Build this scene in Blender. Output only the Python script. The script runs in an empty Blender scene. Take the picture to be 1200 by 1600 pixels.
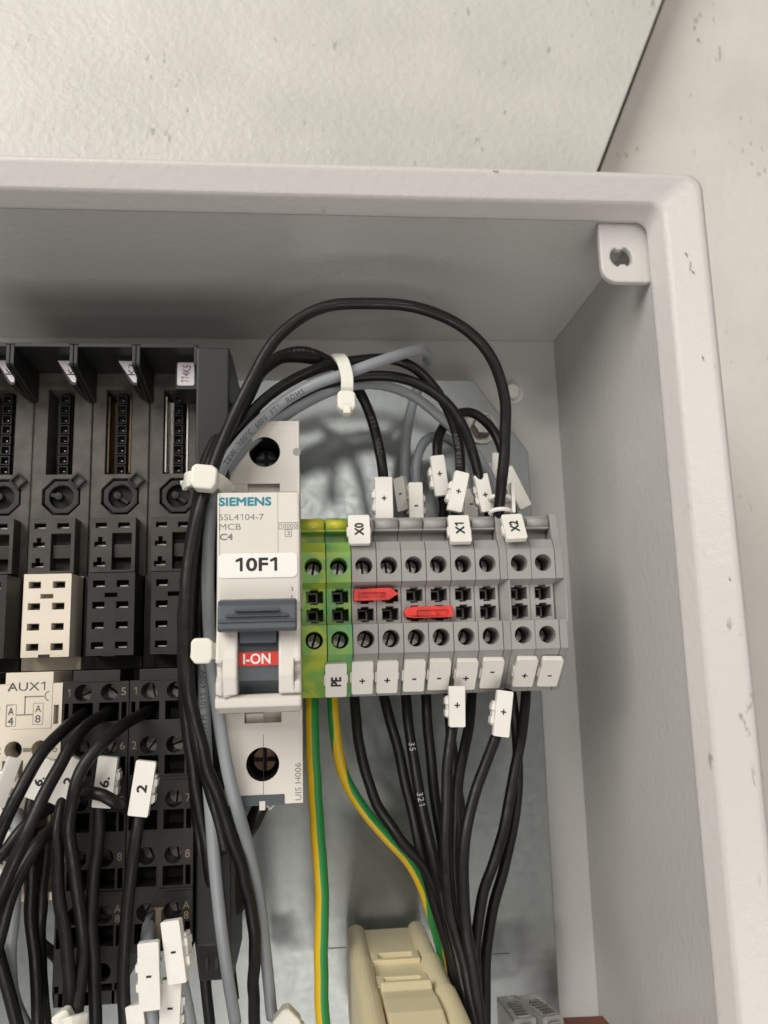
import bpy, bmesh, math, random
from mathutils import Vector, Matrix
from mathutils.geometry import tessellate_polygon
random.seed(7)
S = bpy.context.scene
COL = S.collection
# All sizes are in millimetres: x to the right, z up, h out of the enclosure towards the viewer.
MM = 0.001
def V(x, z, h): return Vector((x*MM, -h*MM, z*MM))
# ------------------------------------------------------------------ camera
CP = (1.057, -13.0245, 248.932); RX, RY, RZ = 0.1734, 0.0969, -0.0288; FPX = 1300.0
def _rot(rx, ry, rz):
    cx, sx, cy, sy, cz, sz = math.cos(rx), math.sin(rx), math.cos(ry), math.sin(ry), math.cos(rz), math.sin(rz)
    return Matrix(((cz, -sz, 0), (sz, cz, 0), (0, 0, 1))) @ Matrix(((1, 0, 0), (0, cx, -sx), (0, sx, cx))) @ Matrix(((cy, 0, sy), (0, 1, 0), (-sy, 0, cy)))
RM = _rot(RX, RY, RZ)
cam = bpy.data.cameras.new('camera'); camo = bpy.data.objects.new('camera', cam); COL.objects.link(camo)
bx = Vector((RM[0][0], -RM[0][2], -RM[0][1])); by = -Vector((RM[1][0], -RM[1][2], -RM[1][1])); bz = Vector((RM[2][0], -RM[2][2], -RM[2][1]))
camo.matrix_world = Matrix.Translation(V(*CP[:2], CP[2])) @ Matrix((bx, by, bz)).transposed().to_4x4()
cam.sensor_fit = 'HORIZONTAL'; cam.sensor_width = 36; cam.lens = 36*FPX/1200; cam.clip_start = .01; cam.clip_end = 20
cam.dof.use_dof = True; cam.dof.focus_distance = 0.190; cam.dof.aperture_fstop = 26
S.camera = camo
def at(px, py, h):
    """Point of the place seen at photo pixel (px, py) on the plane h mm in front of the mounting plate."""
    d = RM.transposed() @ Vector(((px-600)/FPX, (py-800)/FPX, -1.0)); t = (h-CP[2])/d[2]
    return (CP[0]+d[0]*t, CP[1]-d[1]*t, h)
# ------------------------------------------------------------------ world and lamps
W = bpy.data.worlds.new('World'); S.world = W; W.use_nodes = True
nt = W.node_tree; bg = nt.nodes['Background']
tc = nt.nodes.new('ShaderNodeTexCoord'); sp = nt.nodes.new('ShaderNodeSeparateXYZ'); mr = nt.nodes.new('ShaderNodeMapRange'); cr = nt.nodes.new('ShaderNodeValToRGB')
nt.links.new(tc.outputs['Generated'], sp.inputs[0]); nt.links.new(sp.outputs['Z'], mr.inputs[0]); mr.inputs[1].default_value = -1; mr.inputs[2].default_value = 1
nt.links.new(mr.outputs[0], cr.inputs[0]); nt.links.new(cr.outputs[0], bg.inputs[0])
cr.color_ramp.elements[0].color = (.62, .57, .52, 1); cr.color_ramp.elements[0].position = .3
cr.color_ramp.elements[1].color = (1, .95, .86, 1); cr.color_ramp.elements[1].position = .8
bg.inputs[1].default_value = 0.26
def lamp(name, x, z, h, sx, sy, power, col, tgt=(0, 0, 0)):
    l = bpy.data.lights.new(name, 'AREA'); l.shape = 'RECTANGLE'; l.size = sx*MM; l.size_y = sy*MM; l.energy = power; l.color = col
    o = bpy.data.objects.new(name, l); COL.objects.link(o); o.location = V(x, z, h)
    o.rotation_euler = (V(*tgt)-V(x, z, h)).to_track_quat('-Z', 'Y').to_euler(); return o
lamp('ceiling_lamp', -600, 560, 780, 760, 620, 10.2, (1, .965, .905), (0, 20, 0))
lamp('side_fill', 700, 60, 1050, 400, 400, 1.2, (1, .96, .9), (0, 0, 0))  # added fill from the right front, no lamp known there
lamp('distant_spot', 44, 225, 900, 80, 60, .6, (1, .97, .92), (0, 20, 0))
lamp('low_lamp', 25, -300, 650, 110, 40, .28, (1, .95, .88), (0, -40, 0))
lamp('low_fill', -60, -640, 700, 640, 360, 2.3, (1, .96, .93), (0, 60, 20))  # added soft fill from below, stands in for light off the floor
S.view_settings.view_transform = 'Standard'; S.view_settings.look = 'None'; S.view_settings.exposure = 0.24
S.render.engine = 'CYCLES'
try:
    S.cycles.use_denoising = True; S.cycles.max_bounces = 8
except Exception: pass
# ------------------------------------------------------------------ materials
def mat(name, col, rough=.5, metal=0.0, var=0.0, vscale=60, col2=None, bump=0.0, bscale=900, bevel=0.0, spec=.5, coat=0.0, rvar=0.0, bdetail=2, bdist=.0002, sss=0, specks=0.0, speck_scale=250, speck_col=(.14, .125, .10)):
    m = bpy.data.materials.new(name); m.use_nodes = True; n = m.node_tree; P = n.nodes['Principled BSDF']
    P.inputs['Base Color'].default_value = (*col, 1); P.inputs['Roughness'].default_value = rough; P.inputs['Metallic'].default_value = metal
    P.inputs['Specular IOR Level'].default_value = spec; P.inputs['Coat Weight'].default_value = coat; P.inputs['Coat Roughness'].default_value = .12
    if sss: P.inputs['Subsurface Weight'].default_value = sss; P.inputs['Subsurface Radius'].default_value = (1, .9, .7); P.inputs['Subsurface Scale'].default_value = .0012
    g = n.nodes.new('ShaderNodeNewGeometry')
    def noise(sc, det=3, dist=0.0):
        t = n.nodes.new('ShaderNodeTexNoise'); t.inputs['Scale'].default_value = sc; t.inputs['Detail'].default_value = det; t.inputs['Distortion'].default_value = dist
        n.links.new(g.outputs['Position'], t.inputs['Vector']); return t
    csock = None
    if var or col2:
        t = noise(vscale, 4); r = n.nodes.new('ShaderNodeValToRGB'); n.links.new(t.outputs['Fac'], r.inputs[0])
        a = col2 if col2 else tuple(c*(1-var) for c in col)
        b = col if col2 else tuple(min(1, c*(1+var)) for c in col)
        r.color_ramp.elements[0].position = .42 if col2 else .35; r.color_ramp.elements[1].position = .57 if col2 else .65; t.inputs['Distortion'].default_value = .8 if col2 else 0
        r.color_ramp.elements[0].color = (*a, 1); r.color_ramp.elements[1].color = (*b, 1); csock = r.outputs[0]
        n.links.new(csock, P.inputs['Base Color'])
    if specks:
        mp_ = n.nodes.new('ShaderNodeMapping'); mp_.inputs['Rotation'].default_value = (0, .6, 0); mp_.inputs['Scale'].default_value = (1, 1, .4); n.links.new(g.outputs['Position'], mp_.inputs['Vector'])
        rs = []
        for sc, lo, vec in ((speck_scale, specks, mp_.outputs[0]), (speck_scale*.13, .54, g.outputs['Position'])):
            t = n.nodes.new('ShaderNodeTexNoise'); t.inputs['Scale'].default_value = sc; t.inputs['Detail'].default_value = 4; n.links.new(vec, t.inputs['Vector'])
            r = n.nodes.new('ShaderNodeMapRange'); n.links.new(t.outputs['Fac'], r.inputs[0]); r.inputs[1].default_value = lo; r.inputs[2].default_value = lo+.07; rs.append(r)
        mu = n.nodes.new('ShaderNodeMath'); mu.operation = 'MULTIPLY'; n.links.new(rs[0].outputs[0], mu.inputs[0]); n.links.new(rs[1].outputs[0], mu.inputs[1])
        m2 = n.nodes.new('ShaderNodeMath'); m2.operation = 'MULTIPLY'; m2.inputs[1].default_value = .75; n.links.new(mu.outputs[0], m2.inputs[0])
        mx = n.nodes.new('ShaderNodeMix'); mx.data_type = 'RGBA'; mx.inputs[7].default_value = (*speck_col, 1)
        if csock: n.links.new(csock, mx.inputs[6])
        else: mx.inputs[6].default_value = (*col, 1)
        n.links.new(m2.outputs[0], mx.inputs[0]); n.links.new(mx.outputs[2], P.inputs['Base Color'])
    if rvar:
        t = noise(vscale*1.7, 3); r = n.nodes.new('ShaderNodeMapRange'); n.links.new(t.outputs['Fac'], r.inputs[0]); r.inputs[1].default_value = .3; r.inputs[2].default_value = .7
        r.inputs[3].default_value = rough-rvar; r.inputs[4].default_value = rough+rvar; n.links.new(r.outputs[0], P.inputs['Roughness'])
    nsock = None
    if bevel:
        b = n.nodes.new('ShaderNodeBevel'); b.samples = 4; b.inputs['Radius'].default_value = bevel*MM; nsock = b.outputs[0]
    if bump:
        t = noise(bscale, bdetail, .2); bn = n.nodes.new('ShaderNodeBump'); bn.inputs['Strength'].default_value = bump; bn.inputs['Distance'].default_value = bdist
        n.links.new(t.outputs['Fac'], bn.inputs['Height'])
        if nsock: n.links.new(nsock, bn.inputs['Normal'])
        nsock = bn.outputs[0]
    if nsock: n.links.new(nsock, P.inputs['Normal'])
    return m
M_WALL = mat('green_white_paint', (.54, .535, .495), .45, var=.05, vscale=30, bump=.7, bscale=420, bdetail=4, bdist=.0006, specks=.65, speck_scale=420, speck_col=(.24, .23, .2))
M_BEIGE = mat('beige_paint', (.59, .565, .525), .5, var=.06, vscale=22, bump=.5, bscale=220, bdetail=5, bdist=.0006, specks=.63, speck_scale=420, speck_col=(.22, .17, .13))
M_ENC = mat('enclosure_powder_coat', (.53, .52, .505), .22, bump=.5, bscale=480, bdetail=3, bdist=.0003, bevel=.8, var=.02, vscale=20)
M_RIM = mat('enclosure_rim_coat', (.55, .53, .515), .32, bump=.45, bscale=560, bdetail=3, bdist=.0003, bevel=1.0, specks=.66, speck_scale=300)
M_ZINC = mat('galvanised_steel', (.27, .287, .283), .33, metal=.88, var=.05, vscale=300, rvar=.04, bump=.0, bscale=600)
M_STEEL = mat('steel', (.40, .385, .36), .42, metal=1, bevel=.15, rvar=.06, vscale=500)
M_COPPER = mat('tarnished_copper', (.22, .14, .10), .38, metal=1, bevel=.15)
M_BRASS = mat('brass', (.09, .065, .04), .4, metal=1, rvar=.1, vscale=700)
M_MCB = mat('warm_white_plastic', (.61, .58, .53), .42, bevel=.35, bump=.06, bscale=2500, bdist=.0001, var=.02, vscale=90)
M_SLATE = mat('slate_grey_plastic', (.058, .070, .082), .42, bevel=.3, bump=.08, bscale=2500, bdist=.0001)
M_RED = mat('red_plastic', (.60, .035, .025), .38, bevel=.2, bump=.1, bscale=1500, var=.15, vscale=500)
M_GREY = mat('grey_terminal_plastic', (.285, .277, .263), .5, bevel=.22, bump=.12, bscale=2600, bdist=.0001, var=.04, vscale=150)
M_GREY2 = mat('grey_end_plate_plastic', (.26, .253, .24), .5, bevel=.22, bump=.12, bscale=2600, bdist=.0001, var=.04, vscale=150)
M_PE = mat('marbled_green_yellow_plastic', (.36, .44, .05), .4, col2=(.17, .36, .07), vscale=150, bevel=.25)
M_PEY = mat('yellow_terminal_plastic', (.50, .43, .02), .4, col2=(.30, .40, .05), vscale=150, bevel=.25)
M_PE2 = mat('marbled_green_plastic', (.22, .39, .08), .4, col2=(.08, .30, .13), vscale=120, bevel=.25)
M_TAG = mat('white_marker_plastic', (.70, .68, .635), .45, bump=.08, bscale=1800, var=.02, vscale=200, sss=.08)
M_TIE = mat('natural_nylon', (.70, .69, .62), .32, sss=.5, bump=.1, bscale=900, bevel=.3)
M_PLC = mat('brown_black_plastic', (.060, .053, .045), .5, var=.25, vscale=260, bevel=.15, bump=.2, bscale=1600, bdist=.0001, spec=.4)
M_PLC3 = mat('socket_plastic', (.034, .030, .026), .5, var=.2, vscale=200, bevel=.15, bump=.2, bscale=1600, bdist=.0001, spec=.4)
M_PLC2 = mat('dark_module_plastic', (.016, .0145, .013), .48, var=.2, vscale=150, bevel=.18, bump=.2, bscale=1800, bdist=.0001, spec=.35)
M_FRAME = mat('charcoal_plastic', (.012, .0125, .013), .45, bevel=.25, bump=.15, bscale=2200, bdist=.0001, spec=.35)
M_PLCW = mat('cream_plastic', (.62, .56, .47), .5, bevel=.2, var=.03, vscale=60, specks=.74, speck_scale=160)
M_HOLE = mat('recess_shade_black_plastic', (.012, .011, .010), .7)  # near-black: shade of holes and slots put into the colour; also black keys, lugs
M_BEI = mat('beige_connector_plastic', (.66, .575, .37), .38, bevel=.45, bump=.15, bscale=1500, var=.03, vscale=70)
M_BLK = mat('black_wire_jacket', (.0065, .0063, .006), .4, bump=.16, bscale=600, bdist=.0003, rvar=.1, vscale=260, spec=.3, specks=.67, speck_scale=420, speck_col=(.09, .09, .09))
M_GRW = mat('grey_wire_jacket', (.235, .25, .27), .42, bump=.08, bscale=700, bdist=.0002)
M_YEL = mat('yellow_wire_jacket', (.66, .42, .012), .4)
M_GRN = mat('green_wire_jacket', (.018, .22, .05), .4)
M_BROWN = mat('red_brown_jacket', (.20, .055, .03), .45, var=.1)
M_CLEAR = mat('clear_plug_plastic', (.55, .55, .52), .12, spec=.8)
M_CLEAR.node_tree.nodes['Principled BSDF'].inputs['Transmission Weight'].default_value = .65
def ink(name, col): return mat(name, col, .6)
I_SCUFF = mat('scuffed_paint', (.36, .34, .32), .6, var=.4, vscale=900); I_BLACK = ink('black_ink', (.012, .011, .011)); I_TEAL = ink('teal_ink', (.015, .20, .27)); I_GREY = ink('grey_ink', (.19, .175, .16)); I_WHITE = ink('white_ink', (.8, .76, .72))
I_GOLD = ink('tan_ink', (.20, .155, .10)); I_PW = ink('pale_print_ink', (.09, .09, .09)); I_PW2 = ink('print_ink', (.4, .4, .4)); I_DG = ink('charcoal_ink', (.05, .055, .06)); I_SHEET = mat('white_sticker', (.74, .73, .70), .4); I_LIL = mat('pale_sticker', (.60, .55, .58), .5)
# ------------------------------------------------------------------ mesh helpers (mm, local to their thing)
class MB:
    def __init__(s): s.v = []; s.f = []; s.mi = []; s.sm = []
    def add(s, vs, fs, mi=0, smooth=False):
        b = len(s.v); s.v += [tuple(v) for v in vs]
        for f in fs: s.f.append(tuple(b+i for i in f)); s.mi.append(mi); s.sm.append(smooth)
    def box(s, x0, x1, z0, z1, h0, h1, mi=0):
        vs = [V(x, z, h) for h in (h0, h1) for z in (z0, z1) for x in (x0, x1)]
        s.add(vs, [(0, 2, 3, 1), (4, 5, 7, 6), (0, 1, 5, 4), (2, 6, 7, 3), (0, 4, 6, 2), (1, 3, 7, 5)], mi)
    def prism(s, prof, x0, x1, mi=0):
        """prof: polygon of (z, h), extruded in x."""
        n = len(prof); vs = [V(x0, z, h) for z, h in prof]+[V(x1, z, h) for z, h in prof]
        tr = tessellate_polygon([[Vector((z, h, 0)) for z, h in prof]])
        s.add(vs, [tuple(t) for t in tr]+[tuple(n+i for i in t[::-1]) for t in tr]+[(i, (i+1) % n, n+(i+1) % n, n+i) for i in range(n)], mi)
    def plate(s, outer, holes, O, U, Vv, N, t0, t1, mi=0):
        """flat plate from 2-D outline with holes, between offsets t0 (back) and t1 (front) along N."""
        loops = [outer]+holes; pts = [p for l in loops for p in l]; n = len(pts)
        tr = tessellate_polygon([[Vector((p[0], p[1], 0)) for p in l] for l in loops])
        vs = [(O+U*p[0]+Vv*p[1]+N*t)*MM for t in (t0, t1) for p in pts]
        fs = [tuple(t) for t in tr]+[tuple(n+i for i in t) for t in tr]; k = 0
        for l in loops:
            m = len(l); fs += [(k+i, k+(i+1) % m, n+k+(i+1) % m, n+k+i) for i in range(m)]; k += m
        s.add(vs, fs, mi)
    def face(s, outer, holes, O, U, Vv, N, mi=0, hmi=None):
        """one face with holes; holes: (loop, depth, has_floor)."""
        loops = [outer]+[h[0] for h in holes]; pts = [p for l in loops for p in l]
        tr = tessellate_polygon([[Vector((p[0], p[1], 0)) for p in l] for l in loops])
        s.add([(O+U*p[0]+Vv*p[1])*MM for p in pts], [tuple(t) for t in tr], mi)
        for l, d, fl in holes:
            m = len(l); vs = [(O+U*p[0]+Vv*p[1]-N*t)*MM for t in (0, d) for p in l]
            s.add(vs, [(i, (i+1) % m, m+(i+1) % m, m+i) for i in range(m)], mi if hmi is None else hmi)
            if fl: s.add(vs[m:], [tuple(range(m))], mi if hmi is None else hmi)
    def tube(s, pts, r, n=14, mats=None, cap=True, smooth=True, up=Vector((0, -1, 0)), twist=0.0):
        """pts in metres; r in mm or list."""
        k = len(pts); fr = frames(pts, up); b = len(s.v)
        for i in range(k):
            rr = (r[i] if isinstance(r, list) else r)*MM; T, N, B = fr[i]; tw = twist(i/k) if callable(twist) else twist*i/k
            for j in range(n): a = 2*math.pi*(j+.5)/n+tw; s.v.append(tuple(pts[i]+(N*math.cos(a)+B*math.sin(a))*rr))
        for i in range(k-1):
            for j in range(n):
                s.f.append((b+i*n+j, b+i*n+(j+1) % n, b+(i+1)*n+(j+1) % n, b+(i+1)*n+j)); s.mi.append(mats(j, n) if mats else 0); s.sm.append(smooth)
        if cap:
            s.f.append(tuple(b+j for j in range(n))[::-1]); s.mi.append(0); s.sm.append(False)
            s.f.append(tuple(b+(k-1)*n+j for j in range(n))); s.mi.append(0); s.sm.append(False)
    def build(s, name, m, parent=None, merge=True, bev=0, seg=2, centre=None):
        vs = s.v
        if parent is None:
            if centre is None:
                c = [sum((min(v[i] for v in vs), max(v[i] for v in vs)))/2 for i in range(3)]
            else: c = list(centre)
            vs = [(v[0]-c[0], v[1]-c[1], v[2]-c[2]) for v in vs]
        me = bpy.data.meshes.new(name); me.from_pydata(vs, [], s.f)
        for mm in (m if isinstance(m, (list, tuple)) else [m]): me.materials.append(mm)
        me.polygons.foreach_set('material_index', s.mi); me.polygons.foreach_set('use_smooth', s.sm)
        bm = bmesh.new(); bm.from_mesh(me)
        if merge: bmesh.ops.remove_doubles(bm, verts=bm.verts, dist=1e-6)
        bmesh.ops.recalc_face_normals(bm, faces=bm.faces)
        if bev:
            bmesh.ops.bevel(bm, geom=[e for e in bm.edges if len(e.link_faces) == 2 and e.calc_face_angle(0) > .5], offset=bev*MM, segments=seg, profile=.6, affect='EDGES', clamp_overlap=True)
        bm.to_mesh(me); bm.free()
        o = bpy.data.objects.new(name, me); COL.objects.link(o)
        if parent is None: o.location = c
        else: o.parent = parent
        return o
def frames(pts, up):
    out = []; k = len(pts)
    for i in range(k):
        T = (pts[min(i+1, k-1)]-pts[max(i-1, 0)]).normalized(); N = up-T*up.dot(T)
        if N.length < .15: N = Vector((0, 0, 1))-T*T.z
        if N.length < .05: N = Vector((1, 0, 0))-T*T.x
        N.normalize(); out.append((T, N, T.cross(N)))
    return out
def circ(cx, cy, r, n=20, a0=0.0): return [(cx+r*math.cos(a0+2*math.pi*i/n), cy+r*math.sin(a0+2*math.pi*i/n)) for i in range(n)]
def rect(x0, x1, y0, y1): return [(x0, y0), (x1, y0), (x1, y1), (x0, y1)]
def rrect(x0, x1, y0, y1, r, n=4):
    o = []
    for cx, cy, a in ((x1-r, y0+r, -90), (x1-r, y1-r, 0), (x0+r, y1-r, 90), (x0+r, y0+r, 180)):
        o += [(cx+r*math.cos(math.radians(a+90*i/n)), cy+r*math.sin(math.radians(a+90*i/n))) for i in range(n+1)]
    return o
EX, EZ, EH = Vector((1, 0, 0)), Vector((0, 0, 1)), Vector((0, -1, 0))
def O3(x, z, h): return Vector((x, -h, z))
def tag(o, label=None, cat=None, group=None, kind=None):
    if label: o['label'] = label
    if cat: o['category'] = cat
    if group: o['group'] = group
    if kind: o['kind'] = kind
    return o
def thing(name, label, cat, x=0, z=0, h=0, group=None):
    o = bpy.data.objects.new(name, None); o.empty_display_size = .01; COL.objects.link(o); o.location = V(x, z, h); return tag(o, label, cat, group)
def copy_tree(o, parent=None):
    c = o.copy(); COL.objects.link(c); c.parent = parent
    for ch in list(o.children): copy_tree(ch, c)
    return c
_tc = {}
def _char(ch, bold):
    def mesh_of(t):
        c = bpy.data.curves.new('t', 'FONT'); c.body = t; c.size = 1; c.resolution_u = 3; c.offset = bold
        o = bpy.data.objects.new('t', c); me = bpy.data.meshes.new_from_object(o)
        r = ([(v.co.x, v.co.y) for v in me.vertices], [tuple(p.vertices) for p in me.polygons])
        bpy.data.objects.remove(o); bpy.data.meshes.remove(me); bpy.data.curves.remove(c); return r
    if (ch, bold) not in _tc:
        mx = lambda t: max(v[0] for v in mesh_of(t)[0])
        if ch == ' ': _tc[(ch, bold)] = ([], [], .3)
        elif ch == '1':
            w = .075+2*bold; x1 = .36+bold
            vs = [(x1-w, 0), (x1, 0), (x1, .7), (x1-w, .7), (x1-w, .7-w*1.5), (.10, .7-w*2.6), (.10, .7-w*1.6)]
            _tc[(ch, bold)] = (vs, [(0, 1, 2, 3), (3, 6, 5, 4)], .52)
        else:
            vs, fs = mesh_of(ch); _tc[(ch, bold)] = (vs, fs, mx(ch+'I')-mx('I'))
    return _tc[(ch, bold)]
def glyphs(s, bold=0.0, spacing=1.0):
    V_, F_, x = [], [], 0.0
    for ch in s:
        vs, fs, adv = _char(ch, bold); b_ = len(V_); V_ += [(vx+x, vy) for vx, vy in vs]; F_ += [tuple(b_+i for i in f) for f in fs]; x += adv*spacing
    return V_, F_
def text(s, x, z, h, width, height, m, parent, rot=0, bold=0.0, U=None, Vv=None, N=None, name='lettering', spacing=1.0, O=None):
    """lettering centred at (x,z), stretched to width x height mm, rot degrees counter-clockwise."""
    vs, fs = glyphs(s, 0.0, spacing)
    x0, x1 = min(v[0] for v in vs), max(v[0] for v in vs); y0, y1 = min(v[1] for v in vs), max(v[1] for v in vs)
    sx = width/(x1-x0); sy = height/max(y1-y0, 1e-6)
    U = U or EX; Vv = Vv or EZ; N = N or EH; O = O if O is not None else O3(x, z, h); a = math.radians(rot); ca, sa = math.cos(a), math.sin(a)
    mb = MB(); offs = [(0, 0, 0)]
    if bold: b_ = bold*height*1.5; offs = [(b_*math.cos(a2), b_*math.sin(a2), .003*k) for k, a2 in enumerate([math.pi*2*i/8 for i in range(8)])]+[(0, 0, .03)]
    for ox, oy, on in offs:
        q = []
        for vx, vy in vs:
            px, py = (vx-(x0+x1)/2)*sx+ox, (vy-(y0+y1)/2)*sy+oy
            q.append((O+U*(px*ca-py*sa)+Vv*(px*sa+py*ca)+N*(.03+on))*MM)
        mb.add(q, fs)
    return mb.build(name, m, parent, merge=False)
# ------------------------------------------------------------------ setting: the painted surfaces round the box
def edge_pt(py, h): return at(1035-100*py/262, py, h)
a, b = edge_pt(-300, -8), edge_pt(262, -8)
e0 = b[0]+(94.5-b[1])*(a[0]-b[0])/(a[1]-b[1])
m = MB()
m.plate([(a[0], a[1]), (e0, 94.5), (-420, 94.5), (-420, a[1])], [], O3(0, 0, 0), EX, EZ, EH, -23, -8)
tag(m.build('wall', M_WALL, bev=.6), 'rough greenish white painted wall above the open box', kind='structure')
m = MB(); G = 3.0
m.plate([(a[0]+G, a[1]), (e0+G, 94.5), (e0-30, 40), (e0-30, -400), (480, -400), (480, a[1])], [], O3(0, 0, 0), EX, EZ, EH, -44, -23)
m.box(-420, 480, -400, 520, -60, -48)
tag(m.build('wall_right', M_BEIGE), 'scuffed beige wall to the right of and behind the open box', kind='structure')
# ------------------------------------------------------------------ enclosure
WX0, WX1, WZ0, WZ1 = -214.0, 86.0, -209.0, 91.0
enc = thing('enclosure', 'open light grey powder coated steel box that holds the wired parts', 'enclosure', 0, 0, -14)
enc.location = (0, 0, 0)
m = MB(); m.box(WX0, WX1, WZ0, WZ1, -14, -12); m.build('back_panel', M_ENC, enc)
m = MB(); m.box(WX0-1.5, WX1+1.5, WZ1, WZ1+1.5, -14, 66.5); m.build('top_wall', M_ENC, enc)
m = MB(); m.box(WX0-1.5, WX1+1.5, WZ0-1.5, WZ0, -14, 66.5); m.build('bottom_wall', M_ENC, enc)
m = MB(); m.box(WX1, WX1+1.5, WZ0, WZ1, -14, 66.5); m.build('side_wall', M_ENC, enc)
m = MB(); m.box(WX0-1.5, WX0, WZ0, WZ1, -14, 66.5); m.build('side_wall', M_ENC, enc)
prof = [(0.15, 66.4), (-.5, 66.5), (-.7, 67.1), (-.5, 67.8), (1.2, 72.2), (1.8, 72.9), (8.8, 75.2), (9.8, 75.1), (10.7, 74.4), (11.1, 73.2), (11.2, 71), (11.2, 60), (1.6, 60), (1.6, 66.4)]
m = MB(); loops = []
for d, h in prof:
    dx, dz = d, d*.74; r = 3.2 if d < 1.5 else 3.2+(d-1.5)*.1
    x0, x1, z0, z1 = WX0-dx, WX1+dx, WZ0-dz, WZ1+dz; r = max(r, .5); lp = []
    for cx, cz, a0 in ((x1-r, z1-r, 0), (x0+r, z1-r, 90), (x0+r, z0+r, 180), (x1-r, z0+r, 270)):
        for i in range(9): a_ = math.radians(a0+90*i/8); lp.append(V(cx+r*math.cos(a_), cz+r*math.sin(a_), h))
    loops.append(lp)
nL = len(loops[0]); vs = [v for l in loops for v in l]; fs = []
for i in range(len(loops)):
    j = (i+1) % len(loops)
    for k in range(nL): fs.append((i*nL+k, i*nL+(k+1) % nL, j*nL+(k+1) % nL, j*nL+k))
m.add(vs, fs); o = m.build('rim', M_RIM, enc)
# mounting tab with notched hole
tabo = [(73.8, 90.9), (73.9, 79.4)]+[(77.7-3.8*math.cos(math.radians(t)), 79.2-3.8*math.sin(math.radians(t))) for t in (15, 30, 45, 60, 75, 90)]+[(86.6, 75.4), (86.6, 90.9)]
hc = (79.0, 82.0); hole = []
for i in range(36):
    a_ = 2*math.pi*i/36; r = 2.75
    dd = abs((math.degrees(a_)-95+180) % 360-180); d2 = abs((math.degrees(a_)-275+180) % 360-180)
    if dd < 16 or d2 < 16: r = 1.95
    hole.append((hc[0]+r*math.cos(a_), hc[1]+r*math.sin(a_)))
m = MB(); m.plate(tabo, [hole], O3(0, 0, 0), EX, EZ, EH, 63.6, 65.4)
ring = MB()
m.build('mounting_tab', M_RIM, enc, bev=.35)
for k, (px, py, w_, l_, an) in enumerate(((1072, 398, .5, 1.6, 20), (1078, 416, .35, 2.6, -10), (1083, 426, .3, 1.3, 30), (775, 268, 1.5, .35, -4), (1140, 905, .25, .9, 0), (1098, 560, .2, 1.2, 12))):
    x, z, _ = at(px, py, 74.2); d_ = (x-WX1) if py > 290 else (z-WZ1)/.74; hh = 72.9+(min(max(d_, 1.8), 8.8)-1.8)*.33
    x, z, _ = at(px, py, hh); an = math.radians(an); rnd = random.Random(k); out = [(x+(w_*math.cos(a_)*math.cos(an)-l_*math.sin(a_)*math.sin(an))*rnd.uniform(.5, 1)/2, z+(w_*math.cos(a_)*math.sin(an)+l_*math.sin(a_)*math.cos(an))*rnd.uniform(.5, 1)/2) for a_ in [2*math.pi*i/12 for i in range(12)]]
    m = MB(); m.plate(out, [], O3(0, 0, 0), EX, EZ, EH, hh-.6, hh+.28); m.build('scuff_mark', I_SCUFF, enc)
# welded seam dabs and stud with cap behind the plate corner
sx, sz, _ = at(800, 612, -10)
m = MB(); m.tube([V(sx, sz, -12), V(sx, sz, -9), V(sx, sz, -8.4)], [2.6, 2.6, 2.0], 20); m.tube([V(sx+.9, sz-.4, -12), V(sx+.9, sz-.4, -11.2)], [3.4, 3.2], 20)
m.build('stud', M_TAG, enc)
# ------------------------------------------------------------------ mounting plate
mp = thing('mounting_plate', 'galvanised steel plate with a clipped corner at the back of the box', 'plate')
m = MB(); m.plate([(-150, -170), (70.6, -170), (71.3, 49.6), (54.8, 73), (-150, 73)], [], O3(0, 0, 0), EX, EZ, EH, -2, 0); m.build('sheet', M_ZINC, mp, bev=.3)
bxx, bzz, _ = at(752, 668, 1)
m = MB(); m.tube([V(bxx, bzz, 0), V(bxx, bzz, .9)], 5.2, 24, smooth=False); m.tube([V(bxx, bzz, .9), V(bxx, bzz, 4.2), V(bxx, bzz, 4.9)], [3.6, 3.6, 3.0], 6, smooth=False)
m.build('fixing_bolt', M_STEEL, mp)
for (px, py) in ((527, 1481, ), (783, 1490)):
    x, z, _ = at(px, py, 0); m = MB(); m.box(x-2.4, x+2.4, z-.16, z+.16, 0, .03); m.build('pencil_mark', I_DG, mp)
# rail
rl = thing('rail', 'galvanised hat rail behind the breaker and the terminal blocks', 'rail')
m = MB(); m.prism([(-17.5, 6.5), (-17.5, 7.5), (-12.5, 7.5), (-12.5, 1), (12.5, 1), (12.5, 7.5), (17.5, 7.5), (17.5, 6.5), (13.5, 6.5), (13.5, 0.02), (-13.5, 0.02), (-13.5, 6.5)], -19.5, 66.5)
m.build('channel', M_STEEL, rl)
# ------------------------------------------------------------------ circuit breaker
cb = thing('circuit_breaker', 'white miniature circuit breaker with slate lever and sticker 10F1', 'breaker')
XL = -17.7
m = MB()
m.prism([(-45, 8), (-45, 50), (45, 50), (45, 8)], XL, -17.0); m.prism([(-45, 8), (-45, 50), (45, 50), (45, 8)], -.6, 0)  # cheeks
for z0, z1 in ((29.3, 45), (-45, -27.0)):
    hz, hx = (37.2, -8.4) if z0 > 0 else (-36.2, -9.1)
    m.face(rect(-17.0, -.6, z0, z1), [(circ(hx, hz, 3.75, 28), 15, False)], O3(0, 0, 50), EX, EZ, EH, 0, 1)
m.box(-17, -.6, 44.3, 45, 8, 49.99); m.box(-17, -.6, -45, -44.3, 8, 49.99)
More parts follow.
